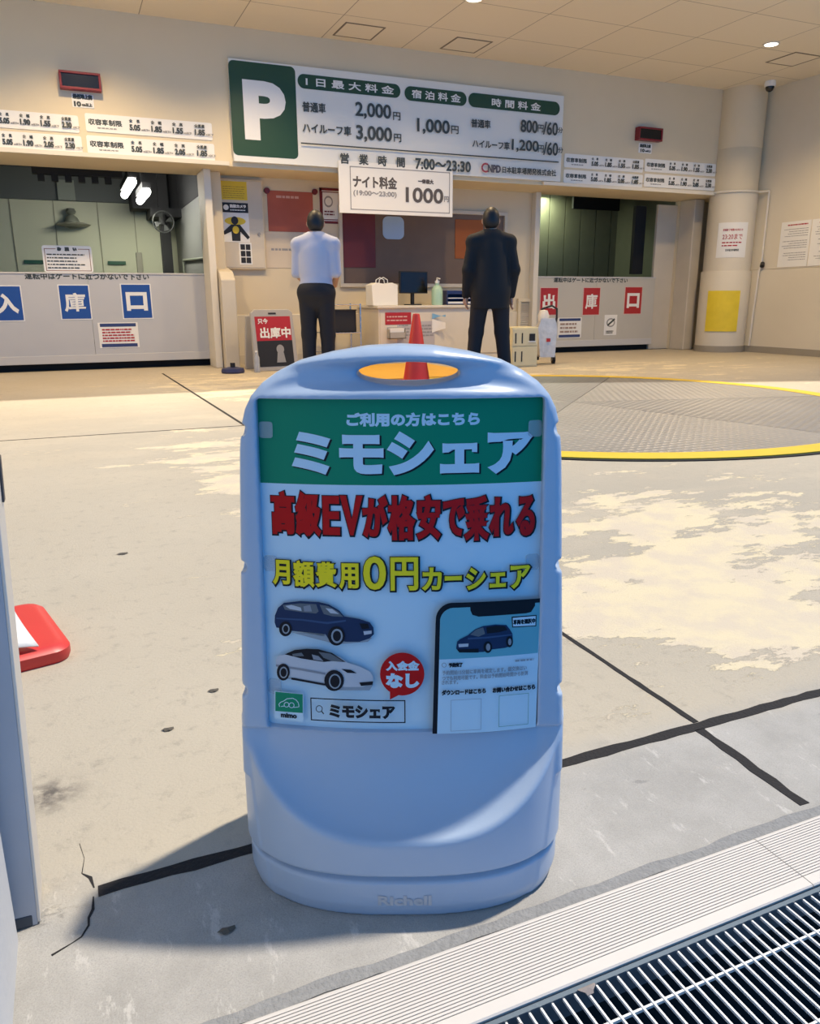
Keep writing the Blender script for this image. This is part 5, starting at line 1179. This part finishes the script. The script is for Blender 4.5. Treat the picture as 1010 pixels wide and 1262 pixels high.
# ================================================================== PEOPLE
def person(loc, rz, J, label, long_jacket, top, bottoms, shoe, sleeve):
    root = empty('person', loc, rz, label, 'person')
    lo, hi = (-.42, -.42, -.01), (.42, .36, 1.80)
    def limb(G, k, e=0.0, skip=()):
        D = None
        for a, b, r0, r1 in k:
            c = G.caps(J[a], J[b], r0 + e, r1 + e); D = c if D is None else smin(D, c, .03)
        return D
    def torso(G, e=0.0):
        y = J['chest'][1]; py = J['pelvis'][1]
        D = G.ell((J['chest'][0], y, 1.27), (.165 + e, .105 + e, .23 + e)); D = smin(D, G.ell((J['pelvis'][0], (y + py) / 2, 1.06), (.14 + e, .10 + e, .20 + e)), .06)
        D = smin(D, G.ell((J['pelvis'][0], py + .01, .92), (.165 + e, .12 + e, .13 + e)), .05)
        for s_ in 'lr': D = smin(D, G.caps(J['neck'], J['sh' + s_], .055 + e, .055 + e), .04)
        return D
    legs = [('hip' + s_, 'kn' + s_, .085, .060) for s_ in 'lr'] + [('kn' + s_, 'an' + s_, .058, .040) for s_ in 'lr']
    arms = [('sh' + s_, 'el' + s_, .050, .040) for s_ in 'lr'] + [('el' + s_, 'wr' + s_, .039, .028) for s_ in 'lr']
    # --- body, one surface
    G = Grid(lo, hi, .0065); H = np.array(J['head'])
    B = torso(G)
    B = smin(B, limb(G, legs), .03); B = smin(B, limb(G, arms), .025)
    for s_ in 'lr': B = smin(B, G.caps(J['an' + s_], J['to' + s_], .040, .032), .02)
    B = smin(B, G.caps(J['neck'], H - [0, -.01, .06], .054, .050), .02)
    f = np.array(J['face'], float); f /= np.linalg.norm(f); sd = np.array([-f[1], f[0], 0])
    hd = smin(G.ell(H + [0, 0, .015], (.078, .090, .105)), G.ell(H + f * .022 - [0, 0, .05], (.058, .062, .070)), .03)
    hd = smin(hd, G.caps(H + f * .088 + [0, 0, .012], H + f * .104 - [0, 0, .024], .008, .014), .012)
    for s_ in (-1, 1): hd = smin(hd, G.ell(H + sd * .080 * s_ - [0, 0, .005], (.016, .02, .032)), .008)
    for s_ in (-1, 1): hd = smax(hd, -G.ell(H + f * .092 + sd * .032 * s_ + [0, 0, .018], (.017, .017, .012)), .01)
    B = smin(B, hd, .015)
    for s_, sg_ in (('l', 1), ('r', -1)):
        wr = np.array(J['wr' + s_]); d = np.array(J['hd' + s_], float); d /= np.linalg.norm(d); ac = np.cross(d, (0, 0, 1.0) if abs(d[2]) < .8 else (1.0, 0, 0)); ac /= np.linalg.norm(ac); nn = np.cross(d, ac)
        pal = G.caps(wr + d * .02, wr + d * .075, .024, .028); B = smin(B, pal, .012)
        for i, L_ in enumerate((.062, .072, .068, .052)):
            o_ = ac * (i - 1.5) * .019; p0 = wr + d * .08 + o_; p1 = p0 + d * L_ * .55 + nn * .006; p2 = p1 + d * L_ * .4 + nn * .020
            B = smin(B, np.minimum(G.caps(p0, p1, .0095, .009), G.caps(p1, p2, .009, .0078)), .004)
        q = wr + d * .03 - ac * .026; B = smin(B, np.minimum(G.caps(q, q + d * .035 - ac * .022, .012, .010), G.caps(q + d * .035 - ac * .022, q + d * .062 - ac * .024 + nn * .01, .010, .0085)), .006)
    G.mesh(B, 'body', SKIN, root)
    # --- hair, eyes, mouth
    G = Grid(H - .15, H + .16, .005)
    hr = G.ell(H + [0, 0, .020], (.088, .100, .114)); hr = smin(hr, G.ell(H - f * .030 - [0, 0, .012], (.078, .072, .080)), .02)
    fd = (G.x - H[0]) * f[0] + (G.y - H[1]) * f[1]; hr = smax(hr, np.minimum(fd - .045 , 9) - (G.z - H[2]) * .75 , .012)
    G.mesh(hr, 'hair', HAIR, root)
    for s_ in (-1, 1):
        e_ = H + f * .083 + sd * .031 * s_ + np.array([0, 0, .018]); m_ = MB(); m_.lathe([(.001, -.007), (.006, -.005), (.009, 0), (.006, .005), (.001, .007)], tuple(e_), 12); m_.build('eye', BLACK, root, smooth=True)
    e_ = H + f * .083 - np.array([0, 0, .052]); m_ = MB(); m_.tube([tuple(e_ + sd * k * .012 - f * abs(k) * .004) for k in (-2, -1, 0, 1, 2)], .0045, 8); m_.build('mouth', mat('lips', (.36, .15, .12), .5), root, smooth=True)
    # --- clothes
    G = Grid(lo, hi, .008)
    zt = .74 if long_jacket else .91
    T = torso(G, .022); T = smin(T, limb(G, arms if sleeve == 'long' else arms[:2], .013), .03)
    if long_jacket: T = smin(T, G.ell((J['pelvis'][0], J['pelvis'][1] + .01, .88), (.20, .150, .50)), .05)
    T = smax(T, zt - G.z, .008); nk = np.array(J['neck']); T = smax(T, -G.ell(nk + [0, -.02, .07], (.075, .08, .075)), .01)
    G.mesh(T, 'jacket' if long_jacket else 'shirt', top, root)
    if not long_jacket:
        m_ = MB(); m_.lathe([(.068, -.01), (.066, .035), (.072, .038), (.078, -.008)], (nk[0], nk[1], nk[2] + .005), 24); m_.build('collar', top, root, smooth=True)
    else:
        m_ = MB(); m_.lathe([(.070, -.02), (.066, .05), (.074, .055), (.084, -.02)], (nk[0], nk[1], nk[2] + .005), 24); m_.build('collar', top, root, smooth=True)
    Q = limb(G, legs, .018); Q = smin(Q, G.ell((J['pelvis'][0], J['pelvis'][1] + .01, .94), (.192, .152, .13)), .05); Q = smin(Q, G.ell((J['pelvis'][0], J['pelvis'][1], .84), (.11, .10, .10)), .03); Q = smax(Q, G.z - 1.02, .006)
    for s_ in 'lr': Q = smin(Q, G.caps(np.array(J['kn' + s_]), np.array(J['an' + s_]), .070, .062), .02)
    Q = smax(Q, .055 - G.z, .006); G.mesh(Q, 'trousers', bottoms, root)
    if not long_jacket:
        m_ = MB(); m_.lathe([(1, 0), (1, .035)], (0, 0, 0), 32); m_.v = [(J['pelvis'][0] + x * .185, J['pelvis'][1] + .008 + y * .142, .885 + z) for x, y, z in m_.v]; m_.build('belt', BLACK, root, smooth=True)
    for s_ in 'lr':
        a_ = np.array(J['an' + s_]); b_ = np.array(J['to' + s_]); G2 = Grid(np.minimum(a_, b_) - .10, np.maximum(a_, b_) + .10, .006)
        D = smin(G2.caps((a_[0], a_[1] + .02, .045), (b_[0], b_[1], .040), .048, .040), G2.caps((a_[0], a_[1] + .01, .05), (a_[0], a_[1] + .01, .10), .046, .044), .03); D = smax(D, .001 - G2.z, .004)
        G2.mesh(D, 'shoe', shoe, root)
    return root
J1 = dict(pelvis=(0, .02, .93), chest=(0, -.01, 1.27), neck=(0, -.02, 1.46), head=(.0, -.055, 1.61), face=(.15, -1, -.1),
          shl=(.185, -.01, 1.40), ell=(.215, -.02, 1.12), wrl=(.17, -.22, 1.02), hdl=(-.25, -.9, .1), shr=(-.185, -.01, 1.40), elr=(-.215, .0, 1.12), wrr=(-.15, -.20, 1.00), hdr=(.25, -.9, .1),
          hipl=(.09, .02, .90), knl=(.10, .0, .50), anl=(.10, .03, .085), tol=(.13, -.12, .045), hipr=(-.09, .02, .90), knr=(-.10, -.02, .50), anr=(-.10, .0, .085), tor=(-.14, -.15, .045))
person((2.47, 8.15, 0), math.radians(150), J1, 'person in pale blue white shirt and dark trousers standing at left of the booth', False, mat('pale shirt', (.52, .54, .64), .8, var=.05), mat('dark trousers', (.016, .016, .02), .8), mat('black shoes', (.015, .013, .012), .4), 'short')
J2 = dict(pelvis=(0, .01, .93), chest=(0, -.01, 1.28), neck=(0, -.02, 1.47), head=(.0, -.045, 1.62), face=(-.2, -1, -.05),
          shl=(.19, -.0, 1.41), ell=(.25, .03, 1.13), wrl=(.25, -.06, .88), hdl=(-.02, -.25, -1), shr=(-.19, .0, 1.41), elr=(-.25, .03, 1.13), wrr=(-.24, -.06, .88), hdr=(.02, -.25, -1),
          hipl=(.10, .01, .90), knl=(.14, -.02, .50), anl=(.19, .03, .085), tol=(.23, -.11, .045), hipr=(-.10, .01, .90), knr=(-.14, -.02, .50), anr=(-.18, .02, .085), tor=(-.23, -.12, .045))
person((4.15, 7.45, .0105), math.radians(162), J2, 'person in long black jacket and black trousers standing at right of the booth', True, mat('black jacket', (.012, .012, .013), .8), MATS['dark trousers'], MATS['black shoes'], 'long')
